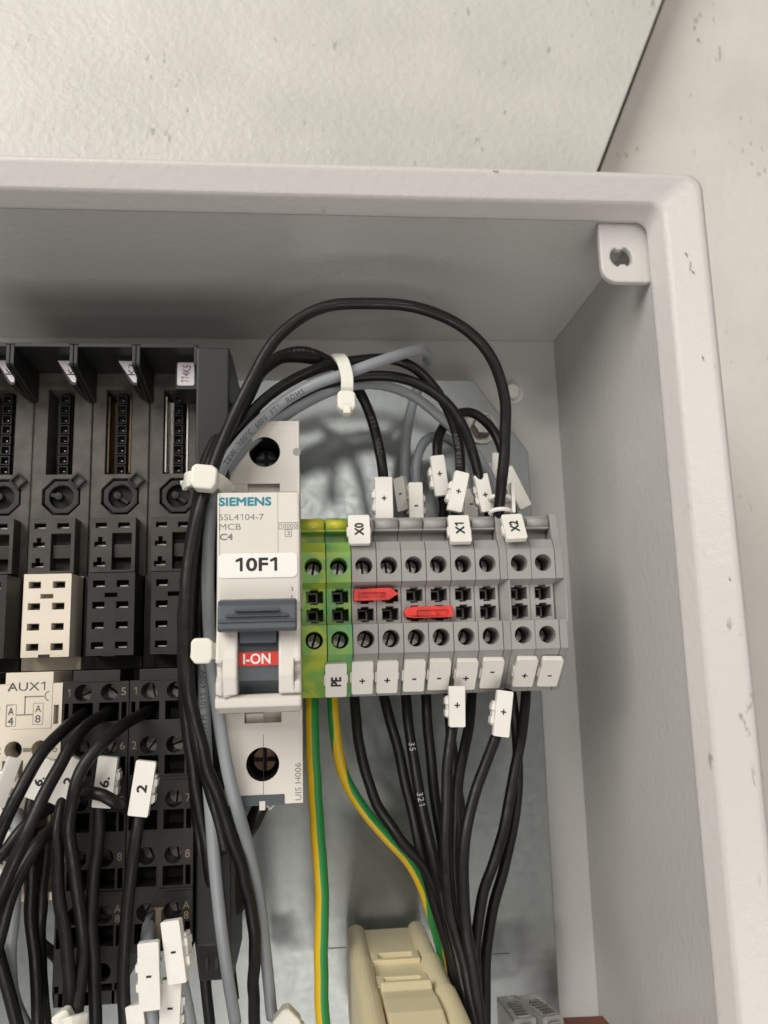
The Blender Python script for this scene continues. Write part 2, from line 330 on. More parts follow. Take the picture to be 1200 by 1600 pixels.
# stepped recess between body and nose
m.box(-17.0, -12.5, 27.2, 29.3, 30, 50); m.box(-4.8, -.6, 27.2, 29.3, 30, 50); m.box(-17, -.6, 20, 31.2, 30, 47.5)
m.box(-12.4, -8.7, 24.6, 26.4, 47.5, 49.0)
m.box(-17.0, -13.2, -27, -24.6, 30, 50); m.box(-4.8, -.6, -27, -24.6, 30, 50); m.box(-17, -.6, -29.4, -18, 30, 47.5)
m.box(-13.0, -8.9, -27.2, -24.9, 47.5, 48.6)
m.build('body', [M_MCB, M_HOLE], cb)  # screw-hole walls of the white body near-black, shade put into the colour
m = MB(); m.box(-8.98, -8.88, -45, -29.6, 49.9, 50.03); m.build('seam', M_HOLE, cb)
for hz, hx in ((37.2, -8.4), (-36.2, -9.1)):
    m = MB(); m.tube([V(hx, hz, 35.5), V(hx, hz, 39.5), V(hx, hz, 40.2)], [3.2, 3.2, 2.7], 24, smooth=False)
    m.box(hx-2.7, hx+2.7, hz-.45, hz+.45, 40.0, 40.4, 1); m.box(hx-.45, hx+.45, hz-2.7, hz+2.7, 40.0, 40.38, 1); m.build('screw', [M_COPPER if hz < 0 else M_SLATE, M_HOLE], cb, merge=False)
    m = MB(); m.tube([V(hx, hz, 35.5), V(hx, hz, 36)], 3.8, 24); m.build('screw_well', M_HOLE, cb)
# nose: cheeks follow a rounded profile, window between them
nose = MB(); H = 69.6
nose.box(XL, 0, -1.0, 23.3, 47, H)                                                 # label face
cheek = [(-1.0, 47), (-1.0, H), (-6.5, H+.2), (-12, H+1.8), (-16, H+2.2), (-19.8, H+.8), (-19.8, 47)]
dent = [(-1.0, 47), (-1.0, H), (-6.5, H+.2), (-12, H+1.8), (-13.2, H+1.9), (-13.8, H-.9), (-15.4, H-1.2), (-17.4, H+1.7), (-19.8, H+.8), (-19.8, 47)]
nose.prism(cheek, XL+1.5, -13.2); nose.prism(cheek, -4.7, -1.5); nose.prism(dent, XL, XL+1.5); nose.prism(dent, -1.5, 0)
nose.prism([(-19.8, 47), (-19.8, H-.6), (-20.6, H+.6), (-22.4, H+.2), (-23.6, H-3.2), (-23.6, 47)], XL-.2, 0.02)
nose.build('nose', M_MCB, cb, bev=.5)
m = MB(); m.box(XL+.5, XL+.62, 9, 23, H, H+.03); m.box(-4.72, -4.62, 9, 23.0, H, H+.02); m.build('seam', I_GREY, cb)
m = MB(); m.prism([(-1, 60), (-1, H-2), (-7, H-2.5), (-12, H-1.2), (-17, H-2.2), (-19.7, H-5), (-19.7, 60)], -13.2, -4.7); m.build('lever_drum', M_SLATE, cb)
m = MB(); m.prism([(-11.0, H-1.25), (-11.0, H-.95), (-13.9, H-.9), (-13.9, H-1.3)], -13.1, -4.8); flag = m.build('red_flag', M_RED, cb)
text('I-ON', -9.3, -12.45, H-.9, 5.6, 2.1, I_WHITE, cb, bold=.02)
# lever with stepped grip
m = MB()
m.prism([(0.1, H+.2), (-.4, H+3.6), (-1.5, H+4.8), (-6.2, H+5.4), (-6.9, H+4.6), (-6.9, H+1.6), (-5, H+.2)], -17.0, -.8)
m.build('lever', M_SLATE, cb, bev=.45, seg=3)
m = MB()
for k, (w, z) in enumerate(((4.6, -2.4), (6.4, -3.5), (8.0, -4.6))): m.prism([(z-.42, H+4.6), (z-.42, H+5.95-.2*k+.2), (z+.1, H+5.5), (z+.1, H+4.6)], -8.9-w, -8.9+w)
m.build('grip_ridge', M_SLATE, cb, bev=.12)
m = MB(); m.box(-12.8, -5.1, -9.2, -4, H-2.2, H+1.0); m.build('lever_neck', M_SLATE, cb, bev=.3)
# label side lettering
text('SIEMENS', -11.7, 21.2, H, 11.1, 1.75, I_TEAL, cb, bold=.045)
text('5SL4104-7', -12.5, 17.8, H, 9.6, 1.35, I_GREY, cb)
text('MCB', -14.9, 15.7, H, 4.6, 1.35, I_GREY, cb)
text('C4', -15.7, 13.5, H, 2.7, 1.35, I_GREY, cb, bold=.03)
text('10000', -2.45, 15.75, H, 3.6, 1.0, I_GREY, cb); text('3', -2.45, 14.15, H, .7, 1.0, I_GREY, cb)
m = MB()
def frame_lines(mb, x0, x1, z0, z1, h, t=.12):
    for r_ in ((x0, x1, z0, z0+t), (x0, x1, z1-t, z1), (x0, x0+t, z0+t, z1-t), (x1-t, x1, z0+t, z1-t)): mb.box(*r_, h, h+.03)
frame_lines(m, -4.5, -.4, 15.0, 16.5, H); frame_lines(m, -3.2, -1.7, 13.3, 15.0, H); m.build('rating_box', I_GREY, cb)
m = MB(); m.plate(rrect(-17.4, -.6, 4.6, 9.9, 1.1), [], O3(0, 0, 0), EX, EZ, EH, H+.005, H+.22); stk = m.build('name_sticker', I_SHEET, cb)
text('10F1', -9.3, 7.45, H+.22, 8.6, 2.75, I_BLACK, cb, bold=.03)
text('UIS H006', -1.1, -40.3, 50, 8.2, 1.4, I_GREY, cb, rot=90)
m = MB(); m.box(-14.5, -4.2, -45.2, -42.9, 46, 50.25); m.build('rail_clip', M_SLATE, cb, bev=.2)
m = MB(); m.box(-9.9, -8.5, -46.2, -44.2, 47, 50.4); m.tube([V(-8.4, -45.6, 46), V(-7.6, -46.6, 46), V(-6.8, -45.6, 46)], .5, 8); m.build('clip_hook', M_MCB, cb, bev=.15)
m = MB(); m.tube([V(-.6, 37.2, 50.02), V(-.6, 37.2, 48)], 1.0, 16); m.build('rivet_dimple', M_GREY, cb)
# scuff marks beside the sticker
for (a_, b_) in (((456, 916), (457, 923)), ((456, 930), (455, 938)), ((446, 944), (452, 941)), ((452, 941), (456, 950))):
    p, q = at(*a_, H+.05), at(*b_, H+.05); m = MB(); m.tube([V(*p), V(*q)], .09, 5); m.build('scuff_mark', I_GREY, cb)
# ------------------------------------------------------------------ terminal blocks
HF = 48.0
def funnel_holes(x0):
    o = []
    for cz in (2.05, -2.45): o.append(([(x0+1.25, cz-1.55), (x0+2.2, cz-1.55), (x0+2.2, cz-1.95), (x0+4.1, cz-1.95), (x0+4.1, cz-1.55), (x0+5.3, cz-1.55), (x0+5.3, cz+1.4), (x0+4.1, cz+1.4), (x0+4.1, cz+1.85), (x0+2.2, cz+1.85), (x0+2.2, cz+1.4), (x0+1.25, cz+1.4)], 9, True))
    return o
def make_block(name, label, mbody, group):
    t = thing(name, label, 'terminal block', group=group); W_ = 5.95; m = MB()
    side = [(-22.3, 8), (-22.3, 37.6), (-13.6, 45.8), (-11.9, HF), (-4.9, HF), (-4.7, 45.0), (3.9, 45.0), (5.2, HF), (12.6, HF), (15.2, 46.2), (15.4, 41.5), (18.0, 41.2), (18.2, 44.6), (21.4, 44.0), (21.9, 42), (21.9, 8)]
    holeseg = {3: [(circ(W_/2, -8.5, 2.1, 24), 9, False)], 5: funnel_holes(.0), 7: [(circ(W_/2, 9.15, 2.1, 24), 9, False)]}
    n = len(side); tr = tessellate_polygon([[Vector((z, h, 0)) for z, h in side]])
    for x in (0, W_): m.add([V(x, z, h) for z, h in side], [tuple(q) for q in tr])
    for i in range(n):
        (z0, h0), (z1, h1) = side[i], side[(i+1) % n]
        if i in holeseg: m.face(rect(0, W_, z0, z1), holeseg[i], O3(0, 0, h0), EX, EZ, EH)
        else: m.add([V(0, z0, h0), V(W_, z0, h0), V(W_, z1, h1), V(0, z1, h1)], [(0, 1, 2, 3)])
    m.build('body', mbody, t)
    m = MB(); m.tube([V(.15, 19.8, 44.0), V(W_-.15, 19.8, 44.0)], 1.35, 14); m.build('marker_bar', M_PEY if mbody is M_PE else mbody, t)
    for z in (9.15, -8.5):
        m = MB(); a_ = random.uniform(-.4, .4) + (math.pi/2)
        m.tube([V(W_/2, z, 36), V(W_/2, z, 39.6), V(W_/2, z, 40.0)], [2.0, 1.9, 1.6], 18, smooth=False)
        c, s_ = math.cos(a_)*1.8, math.sin(a_)*1.8; nx, nz = -math.sin(a_)*.28, math.cos(a_)*.28
        m.add([V(W_/2+c+nx, z+s_+nz, 40.05), V(W_/2+c-nx, z+s_-nz, 40.05), V(W_/2-c-nx, z-s_-nz, 40.05), V(W_/2-c+nx, z-s_+nz, 40.05)], [(0, 1, 2, 3)], 1)
        m.build('screw', [M_STEEL, M_HOLE], t, merge=False)
    for cz in (2.05, -2.45):
        m = MB(); m.plate(rect(1.35, 4.0, cz-1.4, cz+1.3), [rect(1.75, 3.6, cz-1.0, cz+.9)], O3(0, 0, 0), EX, EZ, EH, 38, 40.5); m.build('clamp_frame', M_STEEL if False else M_GREY2, t)
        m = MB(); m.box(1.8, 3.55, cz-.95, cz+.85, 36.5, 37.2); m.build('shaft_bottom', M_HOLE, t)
    return t
XC = [3.05, 9.2, 15.35, 21.45, 27.55, 33.65, 39.75, 45.85, 53.85, 59.9]
gP, gG = 'green and yellow earth terminals', 'grey feed-through terminals'
blocks = []
pe = make_block('terminal_block', 'green and yellow earth terminal touching the white circuit breaker', M_PE, gP); pe.location = V(XC[0]-3, 0, 0); blocks.append(pe)
c = copy_tree(pe); c.location = V(XC[1]-3, 0, 0); c['label'] = 'greener earth terminal that carries the PE marker'
for ch in c.children:
    if ch.name.split('.')[0] == 'body':
        ch.data = ch.data.copy(); ch.data.materials[0] = M_PE2
blocks.append(c)
gl = ['grey terminal block under the X0 marker, beside the green earth terminal', 'grey terminal block under the pointed end of the upper red bridge', 'grey terminal block at the pointed left end of the lower red bridge',
      'grey terminal block at the square right end of the lower red bridge', 'grey terminal block under the X1 marker', 'grey terminal block between the X1 terminal and the inner end plate', 'grey terminal block under the X2 marker', 'grey terminal block farthest from the breaker, against the outer end plate']
g0 = make_block('terminal_block', gl[0], M_GREY, gG); g0.location = V(XC[2]-3, 0, 0); blocks.append(g0)
for k in range(1, 8):
    c = copy_tree(g0); c.location = V(XC[2+k]-3, 0, 0); c['label'] = gl[k]; blocks.append(c)
    for ch in c.children:
        if ch.name.startswith('screw'): ch.rotation_euler = (0, 0, 0)
def end_plate(x, label, w):
    t = thing('end_plate', label, 'end plate', group='grey end plates of the terminal rows')
    m = MB(); m.prism([(-22.3, 8), (-22.3, 37.6), (-13.6, 45.8), (-11.9, HF+.05), (-4.9, HF+.05), (-4.6, 43), (4.0, 43), (5.2, HF+.05), (12.6, HF+.05), (15.6, 46.3), (22.0, 44.8), (22.0, 8)], 0, w); m.build('web', M_GREY2, t, bev=.15)
    m = MB(); m.add([V(.1, -4.8, 44), V(.1, 4.8, 44), V(w+.1, 5.0, 48.1), V(w+.1, -5.4, 48.1), V(w+.4, -4.8, 44), V(w+.4, 4.8, 44), V(w+.4, 5.0, 48.1), V(w+.4, -5.4, 48.1)], [(0, 1, 2, 3), (4, 7, 6, 5), (0, 4, 5, 1), (2, 6, 7, 3), (1, 5, 6, 2), (0, 3, 7, 4)]); m.build('divider_lip', M_GREY, t)
    t.location = V(x, 0, 0); return t
end_plate(48.95, 'grey end plate between the X1 and X2 terminals', 1.85)
end_plate(63.0, 'grey end plate closing the terminal row on the wall side', 2.0)
# ------------------------------------------------------------------ terminal markers
def basis(tilt, spin=0, yaw=0):
    """tilt>0: upper edge recedes; spin: in-plane turn (deg, counter-clockwise)."""
    R_ = Matrix.Rotation(math.radians(yaw), 3, 'Z') @ Matrix.Rotation(-math.radians(tilt), 3, 'X')
    U, Vv, N = R_ @ EX, R_ @ EZ, R_ @ EH
    Q = Matrix.Rotation(math.radians(spin), 3, N)
    return Q @ U, Q @ Vv, N
def marker(px, py, h, w, l, tilt, spin, s, label, group, tw=1.6, th=1.9, yaw=0, dx=0, dy=0):
    x, z, _ = at(px, py, h); t = thing('terminal_marker', label, 'marker', x, z, h, group); U, Vv, N = basis(tilt, spin, yaw); O = Vector((0, 0, 0))
    m = MB(); m.plate(rrect(-w/2, w/2, -l/2, l/2, .5), [], O, U, Vv, N, -1.0, .5); m.build('tag_plate', M_TAG, t, bev=.22, seg=2)
    m = MB(); m.plate(rect(-w/2-.35, -w/2+.5, -l*.2, l*.12), [], O, U, Vv, N, -1.6, -.3); m.plate(rect(w/2-.5, w/2+.35, -l*.12, l*.1), [], O, U, Vv, N, -1.6, -.3); m.build('snap_lug', M_TAG, t, bev=.1)
    text(s, 0, 0, 0, tw, th, I_BLACK, t, rot=90, bold=.035, U=U, Vv=Vv, N=N, O=U*dx+Vv*dy+N*.5)
    return t
gM = 'white terminal markers below the terminal row'
bot = [(525, 1062, 'PE', 'white PE marker on the green earth terminal', 2.3, 2.3, 0, -4), (566, 1058, '+', 'white plus marker next to the PE marker', 1.3, 1.3, 0, 0), (605, 1057, '+', 'second white plus marker to the right of PE', 1.3, 1.3, 0, 0),
       (647, 1055, '-', 'white minus marker below the pointed end of the lower red bridge', .35, .9, 0, 0), (686, 1054, '-', 'white minus marker left of the plus marker with the hanging plus tag', .35, .9, 0, 0), (728, 1054, '+', 'white plus marker below the X1 terminal', 1.3, 1.3, 0, 0),
       (768, 1052, '-', 'white minus marker beside the inner end plate, its sign printed high', .35, .9, 0, 0), (820, 1050, '+', 'white plus marker below the X2 terminal', 1.3, 1.3, 0, 0), (859, 1050, '-', 'white minus marker nearest the box side wall, below the last terminal', .35, .9, 0, 0)]
for i, (px, py, s, lb, tw, th, dx, dy) in enumerate(bot):
    marker(px, py, 43.8 if i else 44.2, 5.15, 9.0, -34-i*1.2 if i > 3 else -28-i*2, -1.0*i*.35, s, lb, gM, tw, th, dy=(-.8 if s in '+-' else -.3)+(1.6 if i == 6 else 0))
gT = 'white group markers on top of the terminal row'
marker(561, 828, 47.6, 5.3, 7.6, 14, 0, 'X0', 'white X0 marker above the first grey terminal', gT, 3.1, 2.1)
marker(718, 827, 47.6, 5.3, 7.6, 22, 0, 'X1', 'white X1 marker above the fifth grey terminal', gT, 3.1, 2.1)
marker(803, 824, 48.6, 5.3, 7.4, 26, 3, 'X2', 'white X2 marker above the grey terminals nearest the side wall', gT, 3.1, 2.1)
# ------------------------------------------------------------------ red bridges
def bridge(x0, x1, zc, point_right, label):
    t = thing('jumper_bridge', label, 'jumper bridge', (x0+x1)/2, zc, HF-4, 'red plug-in bridges in the terminal shafts'); L = (x1-x0)/2
    if point_right: out = [(-L, -1.55), (L-2.3, -1.45), (L, -.1), (L-1.6, 1.35), (L-2.6, 1.45), (-L, 1.2)]
    else: out = [(-L+2.4, -1.5), (L, -1.45), (L, 1.35), (-L+2.4, 1.3), (-L+.8, 1.0), (-L, 0), (-L+.3, -1.1)]
    m = MB(); m.plate(out, [], Vector((0, 0, 0)), EX, EZ, EH, -3.5, 2.8); m.plate([(x*.995, z) for x, z in out], [rect(-L+1.2, L-3.2, -.95, .35)] if point_right else [rect(-L+3.2, L-1.2, -.95, .35)], Vector((0, 0, 0)), EX, EZ, EH, 2.85, 3.5); m.build('handle', M_RED, t, bev=.25)
    m = MB()
    for dx in (-L+2.2, -L+3.0, L-4.2, L-3.8): m.box(dx, dx+.22, -.9, .3, 2.8, 3.2)
    m.build('moulded_ridge', M_RED, t)
    m = MB()
    for dx in (-L+2.5, L-3.5): m.box(dx, dx+1.6, -.7, .7, -7, -3.5)
    m.build('contact_pin', M_STEEL, t); return t
bridge(12.7, 23.6, 2.3, True, 'upper red bridge with its pointed end to the right')
bridge(24.8, 36.9, -2.25, False, 'lower red bridge with its pointed end to the left')
# ------------------------------------------------------------------ periphery modules on the left
def screw_at(x, z, h, r, parent, a_):
    m = MB(); m.tube([V(x, z, h-3), V(x, z, h)], r, 14, smooth=False)
    c, s_ = math.cos(a_)*r*.95, math.sin(a_)*r*.95; nx, nz = -math.sin(a_)*.24, math.cos(a_)*.24
    m.add([V(x+c+nx, z+s_+nz, h+.03), V(x+c-nx, z+s_-nz, h+.03), V(x-c-nx, z-s_-nz, h+.03), V(x-c+nx, z-s_+nz, h+.03)], [(0, 1, 2, 3)], 1)
    m.build('screw', [M_STEEL, M_HOLE], parent, merge=False)
ROWZ = [-19.1, -31.4, -43.5, -55.7, -67.7, -79.6]
def module(X0, label, white=False, shield=None, zbot=-83.5, rows=6, right_numbers=('5', '6', '7', '8'), stick='114K5', clip_sticker=True, aux=False, bar=False, knob=210, holes_left=True):
    t = thing('terminal_module', label, 'terminal module', X0, 0, 0, 'slim terminal modules side by side on the left'); W_ = 15.05
    mw = M_PLCW if white else M_PLC2
    # upper housing with connector slot and coding dial well
    m = MB(); F = 27.5
    m.face(rect(.06, W_-.06, 10, 66), [(rect(3.6, 10.4, 37, 60.4), 9.0, True), (circ(7.8, 31.0, 5.3, 8, math.pi/8), 3.2, True)], O3(0, 0, F), EX, EZ, EH)
    m.box(.06, W_-.06, 65.6, 66, 8, F); m.box(.06, .3, -14, 65.6, 8, F); m.box(W_-.3, W_-.06, -14, 65.6, 8, F); m.box(.3, W_-.3, -14, 10, 20, 22)
    m.build('housing', M_PLC, t)
    # marking frame
    m = MB(); fin = [(66, F-.2), (66, 46.6), (65.4, 47.2), (60.6, 47.2), (60.0, 46.6), (56.6, F-.2)]
    m.prism(fin, .05, .95); m.prism(fin, W_-.95, W_-.05); m.prism([(64.9, F), (66.0, F), (66.0, 47.1), (64.9, 47.1)], .95, W_-.95)
    m.build('marking_frame', M_FRAME, t, bev=.12)
    if stick:
        out = [(8.4, 64.9), (14.1, 64.9), (14.1, 57.6), (13.2, 57.4), (12.4, 58.0)] if clip_sticker else [(8.6, 64.9), (14.1, 64.9), (14.1, 56.4), (8.6, 56.4)]
        m = MB(); m.plate(out, [], O3(0, 0, 0), EX, EZ, EH, F, 40); m.build('label_holder', M_FRAME, t)
        out = rrect(9.0, 13.3, 57.4, 63.6, .5) if not clip_sticker else [(9.2, 63.9), (13.9, 63.9), (13.9, 58.2), (13.2, 58.2), (12.6, 58.9)]
        m = MB(); m.plate(out, [], O3(0, 0, 0), EX, EZ, EH, 40.02, 40.12); m.build('sticker', I_LIL, t)
        if not clip_sticker: text(stick, 11.2, 60.5, 40.13, 4.6, 2.1, I_BLACK, t, rot=84)
        else: text(stick[-2:], 12.6, 61.6, 40.13, 3.0, 1.7, I_BLACK, t, rot=88)
    # backplane connector in the slot
    m = MB(); m.box(5.7, 8.5, 37.3, 60.1, 18.6, 22.5); m.build('slot_core', M_PLC2, t)
    for k in range(8):
        zc = 38.8+2.83*k; m = MB(); m.plate(rect(5.8, 8.4, zc-1.25, zc+1.25), [rect(6.15, 8.05, zc-.95, zc+.95)], O3(0, 0, 0), EX, EZ, EH, 22.5, 24.6); cell = m.build('contact_cell', M_FRAME, t, merge=False)
        m = MB(); m.tube([V(7.3, zc-.2, 22.5), V(7.3, zc-.2, 23.6), V(7.3, zc-.2, 24.0)], [.34, .34, .15], 8); m.build('pin', M_STEEL, cell)
    if shield:
        m = MB(); m.box(3.9, 4.4, 37.6, 58.8, 19, 26.6); m.box(9.6, 10.1, 37.6, 58.8, 19, 26.6); m.box(4.4, 5.4, 37.6, 58.8, 19, 21); m.build('shield_plate', shield, t, bev=.1)
    # coding dial
    m = MB(); m.plate(circ(7.8, 31, 4.7, 8, math.pi/8), [circ(7.8, 31, 3.1, 20)], O3(0, 0, 0), EX, EZ, EH, 24.4, 27.0)
    dial = m.build('coding_dial', M_FRAME, t, bev=.2)
    for k in range(7):
        a_ = math.radians(90+45*k+22 if False else 90+45*k)
        if k == 7: continue
        cx, cz = 7.8+5.15*math.cos(a_), 31+5.15*math.sin(a_); u = Vector((math.cos(a_), 0, math.sin(a_))); w = Vector((-math.sin(a_), 0, math.cos(a_)))
        if k in (0, 2, 4, 5, 6):
            m = MB(); m.plate(rect(-.5, .45, -1.3, 1.3), [], O3(cx, cz, 0), u, w, EH, 24.5, 26.6); m.build('dial_lug', M_HOLE, dial, bev=.1)
    a_ = math.radians(45); u = Vector((math.cos(a_), 0, math.sin(a_))); w = Vector((-math.sin(a_), 0, math.cos(a_)))
    m = MB(); m.plate(rect(-1.6, 1.7, -1.6, 1.6), [rect(-1.1, 1.2, -1.1, 1.1)], O3(7.8+5.9*math.cos(a_), 31+5.9*math.sin(a_), 0), u, w, EH, 25.5, 28.6); m.build('coding_key', M_HOLE, t, bev=.12)
    m = MB(); m.tube([V(7.0, 31.3, 24), V(7.0, 31.3, 27.3)], .95, 14); m.tube([V(7.0, 31.3, 24), V(7.0, 31.3, 27.35)], .35, 10)
    a_ = math.radians(knob); u = Vector((math.cos(a_), 0, math.sin(a_))); w = Vector((-math.sin(a_), 0, math.cos(a_)))
    m.plate(rect(.6, 3.3, -.5, .5), [], O3(7.0, 31.3, 0), u, w, EH, 24.5, 26.6); m.build('knob', M_FRAME, dial, merge=False)
    m = MB(); m.plate(circ(7.8, 31, 3.1, 20), [], O3(0, 0, 0), EX, EZ, EH, 24.32, 24.5); m.build('dial_floor', M_HOLE, dial)
    # upper socket block
    m = MB(); A = [(1.9, 10.4), (13.1, 10.4), (13.1, 24.4), (1.9, 24.4)]
    tee = lambda x, z: [(x, z), (x+2.9, z), (x+2.9, z+1.3), (x+2.0, z+1.3), (x+2.0, z+2.5), (x+.9, z+2.5), (x+.9, z+1.3), (x, z+1.3)]
    hs = [(rect(3.1, 5.9, 21.7, 23.1), 4, True), (rect(8.7, 11.6, 21.7, 23.1), 4, True), (tee(2.9, 16.9), 4, True), (tee(2.8, 11.7), 4, True), (rect(7.3, 12.2, 10.9, 20.4), 5, True)]
    m.face(A, hs, O3(0, 0, 33), EX, EZ, EH, 0, 0)
    m.box(1.9, 2.0, 10.4, 24.4, 22, 32.99); m.box(13.0, 13.1, 10.4, 24.4, 22, 32.99); m.box(2, 13, 24.3, 24.4, 22, 32.99); m.box(2, 13, 10.4, 10.5, 22, 32.99)
    sb = m.build('socket_block', M_PLC3, t)
    m = MB(); m.prism([(14.2, 28), (14.2, 31.6), (17.6, 31.9), (18.2, 28)], 7.5, 12.0); m.build('latch_step', M_PLC3, sb, bev=.1)
    for (x, z) in ((3.1, 22.0), (8.7, 22.0), (2.9, 17.2), (2.8, 12.0)):
        m = MB(); m.box(x+.15, x+2.6, z, z+.35, 29.2, 31.2); m.build('contact_spring', M_STEEL, sb)
    # lower socket block
    m = MB(); X1, X2, H2 = 3.55, 14.75, 40.5; hs = []
    for z in (5.9, .7, -4.2, -9.0): hs += [(rect(4.75, 7.6, z, z+1.65), 4, True), (rect(10.4, 13.3, z, z+1.65), 4, True)]
    hs.append((rect(7.6, 10.6, 3.4, 4.5), 3, True))
    m.face(rect(X1, X2, -10.6, 9.4), hs, O3(0, 0, H2), EX, EZ, EH, 0, 1 if False else 0)
    m.box(X1, X1+.1, -10.6, 9.4, 22, H2-.01); m.box(X2-.1, X2, -10.6, 9.4, 22, H2-.01); m.box(X1+.1, X2-.1, 9.3, 9.4, 22, H2-.01); m.box(X1+.1, X2-.1, -10.6, -10.5, 22, H2-.01)
    sb = m.build('socket_block', mw, t)
    for z in (5.9, .7, -4.2, -9.0):
        for x in (4.75, 10.4):
            m = MB(); m.box(x+.15, x+2.7, z+.05, z+1.6, H2-3.9, H2-3.4, 0); m.box(x+.4, x+2.5, z+.15, z+.5, H2-3.4, H2-1.5, 1); m.build('socket_contact', [M_HOLE, M_HOLE if white else M_STEEL], sb)
    m = MB(); m.box(7.6, 10.3, -10.75, -9.95, H2-1, H2+.03); m.build('slot_notch', M_HOLE, sb)
    m = MB(); m.box(.3, W_-.3, -13.8, 9.8, 22, 29.5); m.build('socket_base', mw, t)
    # terminal carrier
    F2 = 45.5; m = MB(); hs = []; nrow = rows
    for r, z in enumerate(ROWZ[:nrow]):
        if aux and r == 0:
            hs += [(rect(.3, 1.2, z-6.8, z-2.5), 3, True), (rect(13.2, 14.3, z-6.8, z-2.5), 3, True)]; continue
        for x in (4.55, 10.5): hs += [(circ(x, z, 1.95, 20), 8, False), (rect(x-2.25, x+2.3, z-6.6, z-2.35), 8, True)]
        hs += [(rect(.45, 1.4, z-6.6, z-2.35), 6, True), (rect(13.35, 14.5, z-6.6, z-2.35), 6, True)]
    zb = zbot
    m.face(rect(.06, W_-.06, zb, -16.6), hs, O3(0, 0, F2), EX, EZ, EH, 0, 0)
    m.box(.06, .16, zb, -16.6, 22, F2-.01); m.box(W_-.16, W_-.06, zb, -16.6, 22, F2-.01); m.box(.16, W_-.16, zb, zb+.1, 22, F2-.01); m.box(.16, W_-.16, -16.7, -16.6, 28, F2-.01)
    car = m.build('terminal_carrier', mw, t)
    m = MB(); m.box(2.2, 12.9, -16.7, -14.0, 30, F2+.15); m.build('carrier_tab', mw, t, bev=.12)
    for z in (-38.75, -63.0):
        if z > zb+2: m = MB(); m.box(7.6, W_-.1, z-.25, z+.15, F2-.5, F2+.5); m.build('ledge', mw, car, bev=.08)
    ic = I_GREY if white else I_GOLD
    for r, z in enumerate(ROWZ[:nrow]):
        for ci, x in enumerate((4.55, 10.5)):
            if aux and r == 0: continue
            if r < 5 and not white: screw_at(x+random.uniform(-.2, .2), z-.1, F2-6.8, 1.85, car, random.uniform(0, 3))
            elif True:
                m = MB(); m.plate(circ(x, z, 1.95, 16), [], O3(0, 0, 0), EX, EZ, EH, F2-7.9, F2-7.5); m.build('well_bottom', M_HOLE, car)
        if aux and r == 0: continue
        if r < 4:
            text(str(r+1), 1.35, z+.1, F2, 1.1 if r else .55, 1.75, ic, t); text(right_numbers[r], 13.75, z+.1, F2, 1.1, 1.75, ic, t)
        elif r == 4:
            for x, d in ((1.35, '4'), (13.6, '8')): text('A', x, z+1.1, F2, 1.5, 1.6, ic, t); text(d, x, z-1.0, F2, 1.1, 1.6, ic, t)
    if bar:
        m = MB(); m.box(6.85, 8.1, -82, -67.2, F2, F2+.04); m.box(6.4, 8.5, -67.2, -66.8, F2, F2+.04); m.build('printed_bar', I_GOLD, t)
    if aux:
        text('AUX1', 6.9, -17.3+.1, F2+.15, 8.4, 1.95, I_DG, t)
        m = MB(); m.box(4.0, 12.8, -26.8, -14.1, F2-1, F2+.13); m.build('label_plate', M_PLCW, t, bev=.15)
        text('A', 4.0-.7+.4, -22.7, F2+.16, 1.3, 1.6, I_DG, t); text('4', 3.7, -24.9, F2+.16, 1.3, 1.7, I_DG, t)
        text('A', 9.75, -22.3, F2+.16, 1.3, 1.6, I_DG, t); text('8', 9.75, -24.6, F2+.16, 1.2, 1.7, I_DG, t)
        m = MB(); hh = F2+.13
        frame_lines(m, 2.6, 4.9, -26.1, -21.2, hh); frame_lines(m, 8.6, 10.9, -25.9, -21.0, hh)
        m.box(4.9, 8.6, -23.75, -23.45, hh, hh+.03); m.box(6.6, 6.9, -23.45, -19.4, hh, hh+.03); m.box(6.6, 10.9, -19.7, -19.4, hh, hh+.03)
        for i in range(8):
            a1, a2 = math.radians(100+20*i), math.radians(120+20*i); m.add([V(12.2+r_*math.cos(a_), -19.5+r_*math.sin(a_), hh+.03) for r_, a_ in ((1.2, a1), (1.2, a2), (.92, a2), (.92, a1))], [(0, 1, 2, 3)])
        m.build('circuit_diagram', I_GREY, t)
        m = MB(); m.box(6.7, 8.5, -31.9, -31.0, F2, F2+.03); m.build('printed_bar', I_GREY, t)
    return t
module(-85.4+.0, 'dark terminal module cut by the left edge of the photo', stick='114K1', zbot=-83.5)
module(-70.3, 'terminal module with cream socket block and AUX1 label plate', white=True, zbot=-64, rows=4, stick='114K1', aux=True, knob=165)
module(-55.2, 'all dark terminal module with brass shields, right of the cream one', shield=M_BRASS, stick='114K3', knob=-35)
module(-40.1, 'dark terminal module with bright steel shields, beside the cable bundle', shield=M_STEEL, stick='114K5', clip_sticker=False, rows=5, zbot=-76, bar=True, knob=-35)
em = thing('end_module', 'plain charcoal end cover standing right of the last terminal module', 'end cover', -24.9, 0, 0)
m = MB(); m.prism([(64, 8), (64, 44), (63, 52.5), (10, 52.5), (4, 44), (-76, 44), (-86, 36), (-86, 8)], .2, 8.2); m.build('cover', M_FRAME, em, bev=.5)
m = MB()
for k in range(2): m.prism([(-40, 44), (-40, 45.2), (-82, 41), (-82, 38)], 2.0+2.2*k, 3.0+2.2*k)
m.build('rib', M_FRAME, em, bev=.1)
